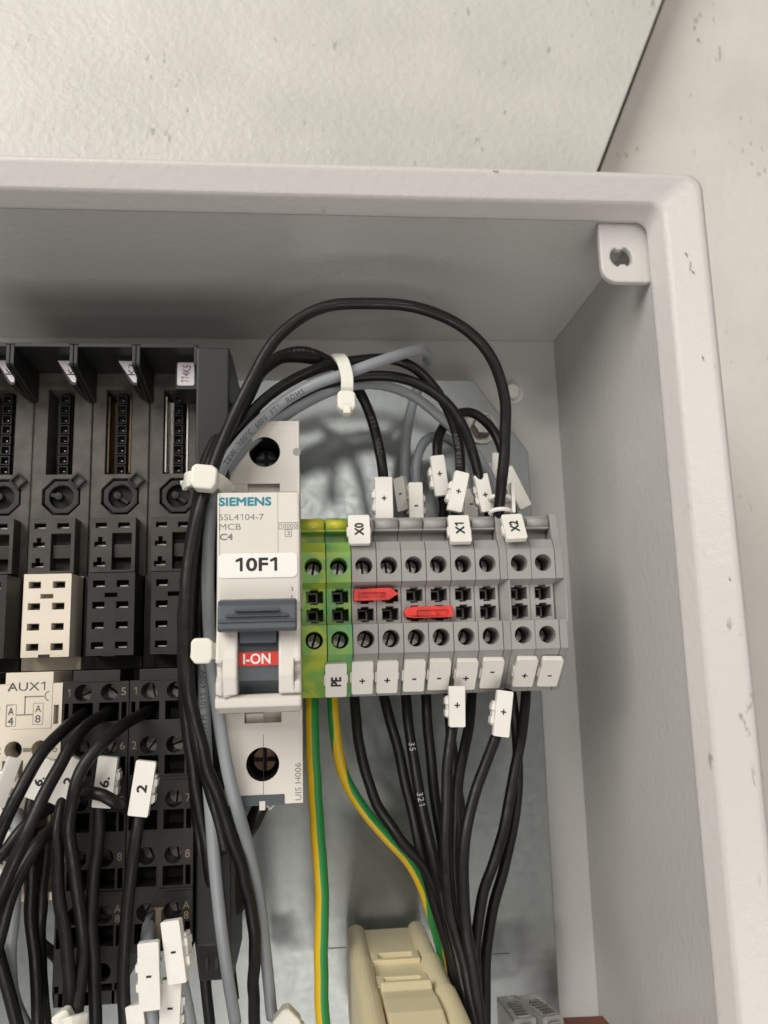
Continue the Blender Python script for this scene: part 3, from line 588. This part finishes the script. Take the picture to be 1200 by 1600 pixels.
# ------------------------------------------------------------------ wires
def spline(P, step=.0012):
    P = [Vector(p) for p in P]; Q = [P[0]*2-P[1]]+P+[P[-1]*2-P[-2]]; out = []
    for i in range(1, len(Q)-2):
        a_, b_, c_, d_ = Q[i-1], Q[i], Q[i+1], Q[i+2]; n = max(2, int((c_-b_).length/step))
        t0 = 0; t1 = t0+max((b_-a_).length, 1e-6)**.5; t2 = t1+max((c_-b_).length, 1e-6)**.5; t3 = t2+max((d_-c_).length, 1e-6)**.5
        for k in range(n):
            t = t1+(t2-t1)*k/n
            A1 = a_*((t1-t)/(t1-t0))+b_*((t-t0)/(t1-t0)); A2 = b_*((t2-t)/(t2-t1))+c_*((t-t1)/(t2-t1)); A3 = c_*((t3-t)/(t3-t2))+d_*((t-t2)/(t3-t2))
            B1 = A1*((t2-t)/(t2-t0))+A2*((t-t0)/(t2-t0)); B2 = A2*((t3-t)/(t3-t1))+A3*((t-t1)/(t3-t1)); out.append(B1*((t2-t)/(t2-t1))+B2*((t-t1)/(t2-t1)))
    out.append(P[-1]); return out
WIRES = {}
def wire(key, pts, label, m=M_BLK, r=1.36, group='black wires', prt=None, mats=None, twist=0.0):
    """pts: photo pixel and distance from the mounting plate; prt: (text, start fraction, height, ink, side angle)."""
    C_ = spline([V(*at(*p)) for p in pts]); rnd = random.Random(key); ph = [(rnd.uniform(0, 6.28), rnd.uniform(9, 26), rnd.uniform(.03, .09)) for _ in range(6)]
    if not prt:
        for i, p in enumerate(C_):
            dst = i*1.2; e_ = min(1, i/12, (len(C_)-1-i)/12)
            C_[i] = p+V(sum(a_*math.sin(q_+6.28*dst/w_) for q_, w_, a_ in ph[:3]), 0, sum(a_*math.sin(q_+6.28*dst/w_) for q_, w_, a_ in ph[3:]))*e_
    mb = MB(); mb.tube(C_, r, 24, mats=mats, twist=twist)
    o = mb.build('wire', m, None, merge=False); tag(o, label, 'wire', group); WIRES[key] = (C_, r)
    for pr in (prt or []):
        s, f0, th, ik, ang = pr[:5]; flip = len(pr) > 5 and pr[5]
        vs, fs = glyphs(s, .0, 1.15); bm_ = bmesh.new(); bv = [bm_.verts.new((v[0], v[1], 0)) for v in vs]
        for f in fs:
            try: bm_.faces.new([bv[i] for i in f])
            except ValueError: pass
        for _ in range(3):
            le = [e for e in bm_.edges if e.calc_length() > .12]
            if le: bmesh.ops.subdivide_edges(bm_, edges=le, cuts=1)
            bmesh.ops.triangulate(bm_, faces=bm_.faces)
        bm_.verts.index_update(); vs = [(v.co.x, v.co.y) for v in bm_.verts]; fs = [tuple(v.index for v in f.verts) for f in bm_.faces]; bm_.free()
        y0, y1 = min(v[1] for v in vs), max(v[1] for v in vs); sc = th*MM/(y1-y0)
        cum = [0]
        for i in range(1, len(C_)): cum.append(cum[-1]+(C_[i]-C_[i-1]).length)
        d0 = cum[-1]*f0 if isinstance(f0, float) else cum[min(range(len(C_)), key=lambda i: (C_[i]-V(*at(f0[0], f0[1], f0[2]))).length)]
        CV = [(camo.matrix_world.translation-p).normalized() for p in C_]; q = []
        for vx, vy in vs:
            d = d0+(-vx if flip else vx)*sc; d = min(max(d, 0), cum[-1]*.999); i = max(k for k in range(len(cum)-1) if cum[k] <= d) if d > 0 else 0
            f = (d-cum[i])/(cum[i+1]-cum[i]); p = C_[i].lerp(C_[i+1], f); T = (C_[i+1]-C_[i]).normalized()
            N = CV[i]-T*CV[i].dot(T); N.normalize(); B = N.cross(T) if not flip else T.cross(N)
            aa = ang+(vy-(y0+y1)/2)*sc/(r*MM); q.append(p+(N*math.cos(aa)+B*math.sin(aa))*(r+.07)*MM-o.location)
        mb2 = MB(); mb2.add(q, fs); mb2.build('print', ik, o, merge=False)
    return o
gU, gL, gV, gN = 'wires looping into the top of the terminals', 'wires leaving the bottom of the terminals', 'wires bundled between the modules and the breaker', 'wires in front of the terminal modules'
wire('arc', [(352, 1330, 48), (330, 1240, 52), (300, 1120, 60), (288, 1000, 64), (296, 880, 64), (316, 780, 64), (340, 715, 62), (365, 650, 60), (398, 585, 59), (440, 520, 58), (500, 482, 58), (580, 474, 58), (660, 483, 58), (724, 512, 56), (768, 560, 54), (788, 620, 52), (789, 690, 50), (783, 760, 48), (779, 805, 44), (784, 850, 30)],
     'black wire that makes the tallest arch and drops to the X2 terminals', group=gU, r=1.42)
wire('arc2', [(318, 1400, 40), (300, 1150, 50), (300, 900, 58), (322, 760, 58), (350, 690, 54), (388, 622, 50), (410, 580, 46), (438, 556, 43), (474, 549, 41), (515, 565, 38), (552, 598, 36), (575, 640, 36), (590, 690, 37), (599, 745, 37), (600, 800, 33), (603, 850, 24)],
     'black wire under the tallest arch that drops to the plus tag above X0', group=gU, prt=[('E12031', (492, 552, 41), 1.5, I_PW, .1, True), ('FT1    105C', (585, 655, 36), 1.35, I_PW, .0)])
wire('top1', [(340, 1500, 34), (322, 1200, 44), (312, 950, 54), (336, 740, 54), (352, 700, 52), (395, 642, 50), (440, 604, 48), (500, 575, 46), (560, 563, 44), (615, 562, 43), (650, 577, 43), (680, 608, 43), (702, 645, 42), (716, 690, 41), (719, 740, 40), (712, 800, 36), (706, 850, 24)],
     'black wire whose print faces out above the slanted plus tag behind X1', group=gU, prt=[('1015 600V', (716, 733, 41), 1.3, I_PW, .3, True)])
wire('top2', [(350, 1500, 32), (330, 1200, 40), (322, 950, 48), (345, 750, 49), (372, 700, 47), (420, 650, 45), (478, 612, 43), (540, 592, 42), (610, 588, 43), (658, 602, 44), (696, 628, 45), (722, 664, 45), (738, 705, 44), (750, 750, 41), (764, 800, 37), (768, 850, 24)],
     'black wire ending at the plus tag between X1 and X2', group=gU, prt=[('SHOW   11 A002', (384, 688, 47), 1.4, I_PW, 0)])
wire('short1', [(681, 850, 26), (694, 800, 29), (688, 760, 31), (683, 710, 31), (688, 676, 29), (706, 652, 27), (736, 645, 24), (768, 668, 23), (784, 708, 24), (792, 750, 25), (806, 830, 24)],
     'black wire in a tight loop between two plus tags behind the terminals', group=gU)
wire('grey1', [(425, 1590, 28), (416, 1500, 32), (404, 1400, 38), (384, 1310, 47), (370, 1260, 53), (357, 1210, 55), (342, 1120, 56), (328, 1000, 56), (325, 880, 58), (330, 800, 58), (342, 742, 57), (372, 695, 55), (410, 655, 52), (452, 622, 51), (495, 599, 52), (540, 584, 52), (590, 566, 51), (636, 551, 47), (660, 548, 42), (668, 560, 35), (656, 595, 24), (640, 650, 19), (633, 710, 22), (636, 790, 24), (640, 850, 22)],
     'grey wire with dark print that crosses the cable tie and folds back at its tip', M_GRW, 1.42, 'grey wires', prt=[('TEW  105°C  600V  FT1   ROHS', (350, 728, 57), 1.35, I_DG, -.1)])
wire('grey2', [(368, 1598, 38), (352, 1500, 44), (338, 1380, 48), (330, 1280, 50), (321, 1150, 53), (318, 1000, 52), (322, 880, 52), (338, 760, 52), (372, 712, 50), (420, 668, 47), (470, 634, 44), (530, 607, 40), (590, 601, 36), (645, 619, 33), (690, 654, 31), (735, 698, 30), (765, 745, 29), (784, 800, 27), (793, 850, 22)],
     'grey wire running beneath the printed one to the tag behind X2', M_GRW, 1.38, 'grey wires', prt=[('AWM 1015 600V', (319, 1150, 53), 1.25, I_DG, .15)])
wire('grey3', [(645, 850, 25), (650, 775, 27), (652, 715, 26), (664, 690, 25), (685, 681, 23), (712, 694, 21), (728, 730, 21), (733, 780, 23), (738, 850, 22)],
     'grey wire in a small loop above the minus tag beside X1', M_GRW, 1.34, 'grey wires')
# bundle running down beside the breaker
wire('v1', [(398, 1610, 26), (396, 1540, 32), (398, 1470, 38), (386, 1390, 43), (356, 1290, 50), (322, 1190, 56), (296, 1080, 62), (290, 980, 64), (300, 860, 62), (318, 760, 60), (330, 720, 58), (362, 660, 54), (392, 600, 51), (440, 560, 45), (500, 562, 40)],
     'black wire at the front of the bundle crossing the grey ones low down', group=gV, r=1.42)
wire('v2', [(345, 1520, 34), (334, 1430, 40), (322, 1320, 46), (306, 1230, 50), (291, 1120, 55), (286, 1000, 58), (295, 870, 58), (312, 770, 57), (322, 720, 54), (345, 670, 50), (372, 632, 46)],
     'black wire on the module side of the bundle', group=gV, r=1.36)
wire('v3', [(365, 1560, 30), (352, 1450, 34), (345, 1300, 40), (335, 1150, 44), (318, 980, 48), (318, 850, 50), (330, 770, 50), (360, 690, 47), (400, 640, 45)], 'black wire deep in the middle of the bundle', group=gV)
wire('v4', [(408, 1256, 42), (396, 1284, 40), (380, 1308, 36), (366, 1345, 30), (370, 1420, 24)], 'short thick black wire coming out under the breaker', group=gV, r=1.9)
wire('v5', [(328, 1600, 22), (316, 1480, 28), (312, 1380, 36), (322, 1300, 40), (318, 1200, 42)], 'black wire dropping behind the bundle beside the end cover', group=gV)
# below the terminals
bl = [('r1', [(553, 1070, 26), (557, 1130, 30), (568, 1195, 33), (592, 1262, 36), (626, 1312, 39), (662, 1355, 40), (690, 1410, 41), (708, 1470, 44), (722, 1540, 50), (738, 1610, 55)], 'black wire below the plus marker next to PE, scuffed near its top'),
      ('r2', [(595, 1070, 27), (608, 1120, 30), (624, 1180, 33), (640, 1250, 36), (655, 1320, 39), (676, 1400, 40), (700, 1480, 42), (720, 1600, 45)], 'black wire below the second plus marker'),
      ('r3', [(633, 1070, 28), (638, 1130, 32), (648, 1195, 36), (660, 1265, 39), (676, 1335, 42), (694, 1410, 44), (716, 1500, 50), (738, 1610, 56)], 'black wire with white print in the left half of the fan'),
      ('r4', [(665, 1070, 28), (669, 1140, 30), (675, 1210, 32), (684, 1270, 34), (692, 1330, 35), (700, 1420, 36), (712, 1520, 38), (722, 1610, 40)], 'black wire hanging straight below the second minus marker'),
      ('r5', [(716, 1072, 36), (711, 1110, 41), (706, 1140, 43), (700, 1195, 45), (697, 1265, 47), (697, 1345, 49), (704, 1430, 50), (726, 1505, 53), (745, 1610, 58)], 'black wire under the hanging plus tag, lying in front of the fan'),
      ('r6', [(700, 1070, 28), (703, 1130, 30), (710, 1200, 32), (718, 1260, 34), (722, 1340, 35), (724, 1430, 36), (730, 1530, 38), (735, 1610, 40)], 'black wire half hidden behind the hanging plus tag'),
      ('r7', [(738, 1070, 28), (734, 1125, 32), (724, 1175, 36), (716, 1230, 38), (713, 1310, 41), (716, 1400, 44), (728, 1500, 48), (742, 1610, 52)], 'black wire curving left below the high printed minus marker'),
      ('r8', [(794, 1080, 40), (784, 1120, 43), (774, 1152, 44), (760, 1192, 46), (741, 1243, 48), (729, 1293, 50), (724, 1353, 51), (727, 1440, 52), (740, 1520, 55), (752, 1610, 58)], 'black wire under the slanted plus tag, bending left into the fan'),
      ('r9', [(798, 1070, 27), (804, 1120, 29), (809, 1180, 31), (809, 1230, 33), (801, 1295, 34), (788, 1355, 35), (770, 1420, 36), (760, 1490, 37), (758, 1550, 38), (758, 1610, 39)], 'black wire of the crossing pair that bulges towards the side wall'),
      ('r10', [(823, 1060, 28), (820, 1110, 31), (812, 1165, 35), (803, 1210, 36), (788, 1290, 38), (771, 1350, 39), (754, 1400, 40), (744, 1468, 42), (744, 1540, 44), (748, 1610, 46)], 'black wire of the crossing pair that starts at the last plus marker')]
for key, pts, lb in bl:
    wire(key, pts, lb, group=gL, r=1.34, prt=[('35', (640, 1165, 34), 1.5, I_PW2, .1), ('321', (652, 1235, 37), 1.5, I_PW2, .1)] if key == 'r3' else None)
def ss(a_, b_, f): t_ = min(1, max(0, (f-a_)/(b_-a_))); return t_*t_*(3-2*t_)
gyf = lambda j, n: 0 if j < n//2 else 1
wire('gy1', [(487, 1060, 22), (488, 1110, 26), (489, 1170, 29), (493, 1250, 30), (499, 1330, 30), (503, 1420, 29), (502, 1500, 29), (502, 1560, 29), (506, 1612, 29)], 'straight green and yellow earth wire below the first earth terminal', [M_YEL, M_GRN], 1.75, 'green and yellow earth wires', mats=gyf)
wire('gy2', [(520, 1060, 22), (520, 1100, 25), (525, 1160, 28), (540, 1215, 30), (568, 1266, 31), (604, 1306, 31), (636, 1342, 31), (660, 1385, 31), (674, 1425, 31), (688, 1475, 28), (700, 1540, 22)], 'curved green and yellow earth wire sweeping to the beige connector', [M_GRN, M_YEL], 1.45, 'green and yellow earth wires', mats=gyf, twist=lambda f: math.pi*(ss(.14, .34, f)+ss(.66, .86, f)))
# in front of the modules
nl = [('n1', [(136, 1104, 38), (128, 1116, 44), (100, 1140, 52), (67, 1174, 57), (38, 1222, 60), (14, 1270, 61), (-12, 1330, 61)], 'black wire from the first lit hole of the dark module down to the left edge'),
      ('n2', [(176, 1098, 38), (168, 1112, 44), (136, 1134, 52), (111, 1163, 57), (92, 1200, 60), (66, 1248, 63), (38, 1310, 65), (12, 1368, 65), (-14, 1430, 64)], 'long black wire from the hole marked 5 slanting to the left edge'),
      ('n3', [(240, 1098, 38), (229, 1112, 44), (197, 1130, 52), (160, 1160, 57), (134, 1192, 59), (118, 1228, 60), (109, 1275, 60), (112, 1330, 58), (122, 1400, 56), (130, 1470, 55), (126, 1535, 56), (116, 1610, 58)], 'black wire arching from the hole of the last module between two number tags'),
      ('n4', [(104, 1222, 50), (97, 1258, 54), (90, 1300, 56), (89, 1345, 57), (94, 1410, 57), (104, 1480, 57), (109, 1540, 57), (106, 1612, 57)], 'black wire hanging from the slanted tag with the 2'),
      ('n5', [(112, 1262, 48), (92, 1283, 53), (62, 1315, 58), (40, 1350, 60), (18, 1400, 61), (0, 1460, 60), (-14, 1520, 60)], 'scratched black wire slanting left below the slanted 2 tag'),
      ('n6', [(160, 1225, 50), (156, 1270, 53), (152, 1325, 54), (145, 1390, 54), (143, 1440, 54), (147, 1510, 54), (150, 1612, 54)], 'black wire hanging from the upright 6 tag'),
      ('n7', [(222, 1232, 50), (217, 1278, 53), (210, 1325, 54), (203, 1385, 54), (197, 1440, 54), (193, 1520, 54), (196, 1612, 54)], 'black wire hanging from the upright 2 tag beside the bundle'),
      ('n8', [(122, 1246, 52), (140, 1239, 56), (162, 1243, 58), (180, 1254, 57), (196, 1262, 52), (206, 1262, 46)], 'short black wire looping across the foot of the upright 6 tag'),
      ('n9', [(60, 1222, 48), (48, 1262, 50), (50, 1330, 50), (48, 1420, 48), (55, 1500, 46), (60, 1612, 44)], 'black wire hanging from the slanted 6 tag'),
      ('n10', [(118, 1252, 44), (80, 1262, 46), (40, 1290, 50), (8, 1330, 52), (-14, 1350, 52)], 'black wire running level behind the slanted tags'),
      ('n11', [(76, 1290, 46), (66, 1400, 46), (62, 1480, 44), (72, 1612, 40)], 'black wire deep behind the slanted wires, left of the 2 tag wire'),
      ('n12', [(66, 1476, 26), (92, 1500, 30), (108, 1545, 34), (112, 1612, 36)], 'black wire arching over the brown gap at the lower left'),
      ('n13', [(-6, 1478, 56), (8, 1530, 54), (30, 1612, 50)], 'black wire at the bottom left corner')]
for key, pts, lb in nl: wire(key, pts, lb, group=gN, r=1.36)
wire('ng1', [(26, 1270, 46), (28, 1300, 50), (24, 1370, 52), (18, 1450, 52), (14, 1510, 50), (24, 1570, 46), (44, 1612, 42)], 'grey wire dropping down the left edge behind the black ones', M_GRW, 1.5, 'grey wires')
wire('ng2', [(236, 1436, 40), (232, 1450, 46), (230, 1490, 52), (234, 1560, 53), (240, 1612, 53)], 'grey wire entering the hole marked A4 through a minus tag', M_GRW, 1.5, 'grey wires')
wire('ng3', [(272, 1446, 38), (274, 1480, 48), (282, 1527, 51), (291, 1570, 51), (299, 1615, 50)], 'grey wire under the tilted minus tag nearest the bundle', M_GRW, 1.5, 'grey wires')
# ------------------------------------------------------------------ slip-on wire markers
def slip(px, py, h, w, l, ang, s, label, yaw=0, tilt=0, clip=1, tw=1.2, th=1.2, dx=0, dy=0, group='white slip-on markers on the wires'):
    x, z, _ = at(px, py, h); t = thing('wire_marker', label, 'wire marker', x, z, h, group); U, Vv, N = basis(tilt, -ang, yaw); O = Vector((0, 0, 0))
    m = MB(); m.plate(rrect(-w/2, w/2, -l/2, l/2, .35), [], O, U, Vv, N, -1.5, .4); m.build('tag_plate', M_TAG, t, bev=.3, seg=2)
    m = MB()
    for q in (-.24, .05):
        m.plate(rect(clip*(w/2-.4), clip*(w/2+.75), l*q, l*q+1.5) if clip > 0 else rect(-w/2-.75, -w/2+.4, l*q, l*q+1.5), [], O, U, Vv, N, -3.4, -.7)
    m.plate(rect(min(clip*(w/2-.4), clip*(w/2+.4)), max(clip*(w/2-.4), clip*(w/2+.4)), -l*.28, l*.25), [], O, U, Vv, N, -3.6, -1.2)
    for q in (-.2, .15):
        c_ = [((O+U*(math.cos(a_)*1.9)+N*(-2.6+math.sin(a_)*1.7)+Vv*(l*q)))*MM for a_ in [2*math.pi*i/16 for i in range(17)]]
        m.tube(c_, .42, 6, up=Vector(Vv), cap=False)
    m.build('clip', M_TAG, t, merge=False, bev=0)
    if s: text(s, 0, 0, 0, tw, th, I_BLACK, t, rot=90, bold=.035, U=U, Vv=Vv, N=N, O=U*dx+Vv*dy+N*.4)
    return t
slip(600, 780, 41, 4.4, 11.5, 0, '+', 'upright white plus tag above X0, tallest left of the upper tags', clip=-1, dy=0.2)
slip(627, 772, 27, 3.4, 9.5, -8, '-', 'shaded minus tag seen edge-on behind the upper plus tag', yaw=-40, th=.9, tw=.35)
slip(650, 786, 35, 3.7, 11.0, 0, '-', 'short upright white minus tag left of X1', dy=-.8, th=.9, tw=.35)
slip(687, 743, 37, 3.7, 10.8, -6, '+', 'highest plus tag, leaning left above X1', clip=-1, dy=.4)
slip(716, 768, 44, 3.7, 10.4, 14, '+', 'plus tag leaning right directly above X1', clip=-1)
slip(736, 788, 28, 3.6, 8.5, 3, '-', 'shaded tag peeping out between the two plus tags above X1', th=.9, tw=.35, clip=-1)
slip(757, 770, 42, 3.6, 9.8, -10, '+', 'plus tag leaning left between X1 and X2', dy=-.6, clip=-1)
slip(779, 735, 27, 3.8, 9.8, 4, '+', 'shaded plus tag half hidden by the tall arch wire', clip=-1)
slip(806, 762, 30, 3.5, 12.0, -24, '', 'blank looking tag leaning away behind X2', clip=-1)
# the edge-on marker round the arch wire
x, z, _ = at(788, 781, 45); t = thing('wire_marker', 'white tag turned edge-on with two rings round the arch wire above X2', 'wire marker', x, z, 45, 'white slip-on markers on the wires')
m = MB(); m.box(1.6, 2.5, -3.6, 4.4, -3.0, 1.4); m.build('tag_plate', M_TAG, t, bev=.25)
m = MB()
for zz in (-3.2, .3):
    c_ = [V(-1.2+2.6*math.cos(a_)*1.0, zz+.5*math.sin(a_), 2.1*math.sin(a_)) for a_ in [2*math.pi*i/20 for i in range(21)]]; m.tube(c_, .55, 8, cap=False, up=Vector((0, 0, 1)))
m.box(-.2, 2.4, -3.6, .8, -2.6, -1.6); m.build('clip', M_TAG, t, merge=False)
slip(714, 1104, 46, 3.9, 9.6, 2, '+', 'hanging plus tag below the terminals, in the middle of the fan', clip=-1, dy=.3)
slip(786, 1115, 47, 3.9, 10.8, 9, '+', 'slanted plus tag hanging below the inner end plate', clip=-1, dy=.4)
slip(222, 1232, 56, 4.3, 11.6, 8, '2', 'upright white 2 tag beside the cable bundle', clip=1, tw=1.5, th=2.0)
slip(164, 1222, 54, 4.2, 10.8, 6, '6.', 'upright white 6 tag on the dark module', clip=1, tw=2.1, th=1.9)
slip(105, 1222, 54, 3.7, 10.4, 27, '2', 'slanted white 2 tag left of the upright 6 tag', clip=1, tw=1.5, th=2.0, dx=.3, dy=.3)
slip(63, 1217, 52, 3.6, 9.0, 22, '6.', 'slanted white 6 tag on the cream module', clip=1, tw=2.0, th=1.7, dy=-.4)
slip(10, 1222, 52, 2.8, 10.5, 18, '', 'white tag turned sideways at the left edge, its clip outward', clip=1, yaw=30)
slip(10, 1345, 50, 4.0, 12.0, 15, '2', 'white 2 tag low on the left edge, crossed by black wires', tw=1.5, th=2.0)
slip(233, 1525, 57, 4.3, 13.2, -3, '-', 'white minus tag with its clip to the left, low beside the bundle', clip=-1, th=1.0, tw=.35)
slip(272, 1487, 56, 4.2, 12.4, -9, '-', 'tilted white minus tag nearest the bundle at the bottom', clip=1, th=1.0, tw=.35, yaw=-15)
slip(266, 1578, 54, 4.2, 12.0, 2, '-', 'white minus tag cut by the bottom edge of the photo', clip=1, th=1.0, tw=.35, dy=0.4)
slip(214, 1610, 55, 3.6, 10.0, -8, '', 'white tag corner at the bottom edge below the left clipped minus tag', clip=-1)
# ------------------------------------------------------------------ cable ties
def strap(mb, pts, w, th=.9):
    C_ = spline(pts, .001); fr = frames(C_, Vector((0, -1, 0)))
    k = len(C_); vs = []
    for p, (T, N, B) in zip(C_, fr):
        for a_, b_ in ((-1, 0), (1, 0), (1, 1), (-1, 1)): vs.append(p+B*(a_*w/2*MM)+N*(b_*th*MM))
    fs = [(i*4+j, i*4+(j+1) % 4, (i+1)*4+(j+1) % 4, (i+1)*4+j) for i in range(k-1) for j in range(4)]+[(0, 1, 2, 3), (k*4-4, k*4-3, k*4-2, k*4-1)]
    mb.add(vs, fs, smooth=False)
def tie(label, head, hw, hh, hd, loop, w, ang=0, group='translucent cable ties'):
    x, z, h = at(*head); t = thing('cable_tie', label, 'cable tie', x, z, h, group); U, Vv, N = basis(0, ang)
    m = MB(); m.plate([(-hw/2, -hh*.3), (-hw*.3, -hh/2), (hw*.35, -hh/2), (hw/2, -hh*.25), (hw/2, hh*.35), (hw*.3, hh/2), (-hw*.35, hh/2), (-hw/2, hh*.35)], [], Vector((0, 0, 0)), U, Vv, N, -hd/2, hd/2); m.build('tie_head', M_TIE, t, bev=.55, seg=3)
    if 'hanging' in label: m = MB(); m.plate(rect(-.9, .9, -hh*.7, -hh*.3), [], Vector((0, 0, 0)), U, Vv, N, -.5, hd*.75); m.build('tie_tail', M_TIE, t, bev=.2)
    m = MB(); lp = [V(*at(*p))-V(x, z, h) for p in loop]; strap(m, lp, w); m.build('strap', M_TIE, t, merge=False)
    return t
tie('cable tie on the upper part of the loom with a hanging head', (541, 629, 55.5), 4.4, 5.0, 4, [(527, 558, 42), (530, 560, 49), (537, 570, 53.8), (542, 590, 54.4), (542, 612, 53.8), (540, 630, 49), (538, 625, 40)], 3.0)
tie('cable tie with a cubic head pinching the bundle beside the breaker', (320, 748, 68.5), 5.6, 5.4, 5, [(296, 762, 56), (293, 756, 62), (300, 748, 67), (320, 746, 67), (340, 752, 64), (356, 766, 58), (354, 768, 52)], 3.2, -6)
tie('cable tie strap round the bundle at the height of the red switch window', (316, 1017, 66.5), 4.6, 5.4, 2.4, [(300, 1015, 66), (330, 1017, 66), (336, 1017, 58), (334, 1017, 50)], 3.4)
tie('cable tie with a pointed head at the bottom below the grey wires', (449, 1596, 34), 5.4, 6.0, 4, [(430, 1600, 28), (450, 1604, 33), (466, 1602, 28)], 3.0, 45)
tie('pale cable tie at the lower left corner round the black wires', (100, 1592, 60), 3.6, 3.6, 3, [(90, 1600, 58), (112, 1598, 62), (132, 1592, 60)], 2.8, 30)
# ------------------------------------------------------------------ beige connector, plugs and brown strip at the bottom
bc = thing('bus_connector', 'beige plastic bus connector standing out of the plate at the bottom', 'connector', 22, -95, 0)
m = MB()
for (x0, x1) in ((-10.8, -5.9), (5.7, 10.6)):
    for h0, h1, zz in ((6, 34, 10.6), (34, 56, 11.6), (56, 78, 12.4)):
        out = [(x0, -12)]+[((x0+x1)/2+(x1-x0)/2*math.cos(math.radians(a_)), zz-2.4+2.4*math.sin(math.radians(a_))) for a_ in range(180, -1, -20)]+[(x1, -12)]
        m.plate(out, [], O3(0, 0, 0), EX, EZ, EH, h0, h1)
m.build('side_rail', M_BEI, bc, bev=.6, seg=2)
m = MB(); m.box(-6.7, 6.5, -12, 9.0, 6, 58); m.build('core', M_BEI, bc)
m = MB()
for h0 in (24, 40, 51): m.plate(rect(-6.0, 5.8, h0+3, h0+9.5), [rect(-4.2, 4.0, h0+4.5, h0+7.8)], O3(0, 8.9, 0), EX, EH, EZ, 0, 1.3)
m.build('ladder_rib', M_BEI, bc, bev=.25)
m = MB(); m.prism([(8.6, 51.5), (12.2, 52), (12.4, 53.6), (11.3, 56), (12.2, 62), (12.6, 70), (11.6, 77), (8, 82), (-12, 84), (-12, 51.5)], -5.7, 5.5); m.build('hinged_cover', M_BEI, bc, bev=.5, seg=3)
def plug(px, py, h, yaw, label):
    x, z, _ = at(px, py, h); t = thing('clear_plug', label, 'plug', x, z, h, 'clear ribbed plugs at the bottom'); R_ = math.radians(yaw)
    U = Vector((math.cos(R_), math.sin(R_), 0)); N = Vector((math.sin(R_), -math.cos(R_), 0))
    m = MB(); m.plate(rrect(-2.8, 2.8, -9, 1.0, .6), [], Vector((0, 0, 0)), U, EZ, N, -9, 5); m.build('shell', M_CLEAR, t, bev=.3)
    m = MB()
    for k in range(6): m.plate(rect(-1.5, 1.5, 1.0, 1.5), [], Vector((0, 0, 0)), U, EZ, N, -4+1.6*k, -3.4+1.6*k)
    for k in range(6): m.plate(rect(-1.5, 1.5, -.6-1.2*k, -.1-1.2*k), [], Vector((0, 0, 0)), U, EZ, N, 5.0, 5.5)
    m.build('rib', M_STEEL, t, merge=False); return t
plug(810, 1585, 30, 4, 'left clear plug with a ladder of bright ribs'); plug(848, 1582, 30, 14, 'right clear plug, leaning against its left neighbour')
x0, z0, _ = at(885, 1603, 20); x1, z1, _ = at(948, 1594, 20)
m = MB(); m.plate([(x0, z0-14), (x1, z1-14), (x1, z1), (x0, z0+.9)], [], O3(0, 0, 0), EX, EZ, EH, 17, 36)
tag(m.build('trunking_strip', M_BROWN, bev=.3), 'red brown plastic strip at the bottom beside the box side wall', 'strip')
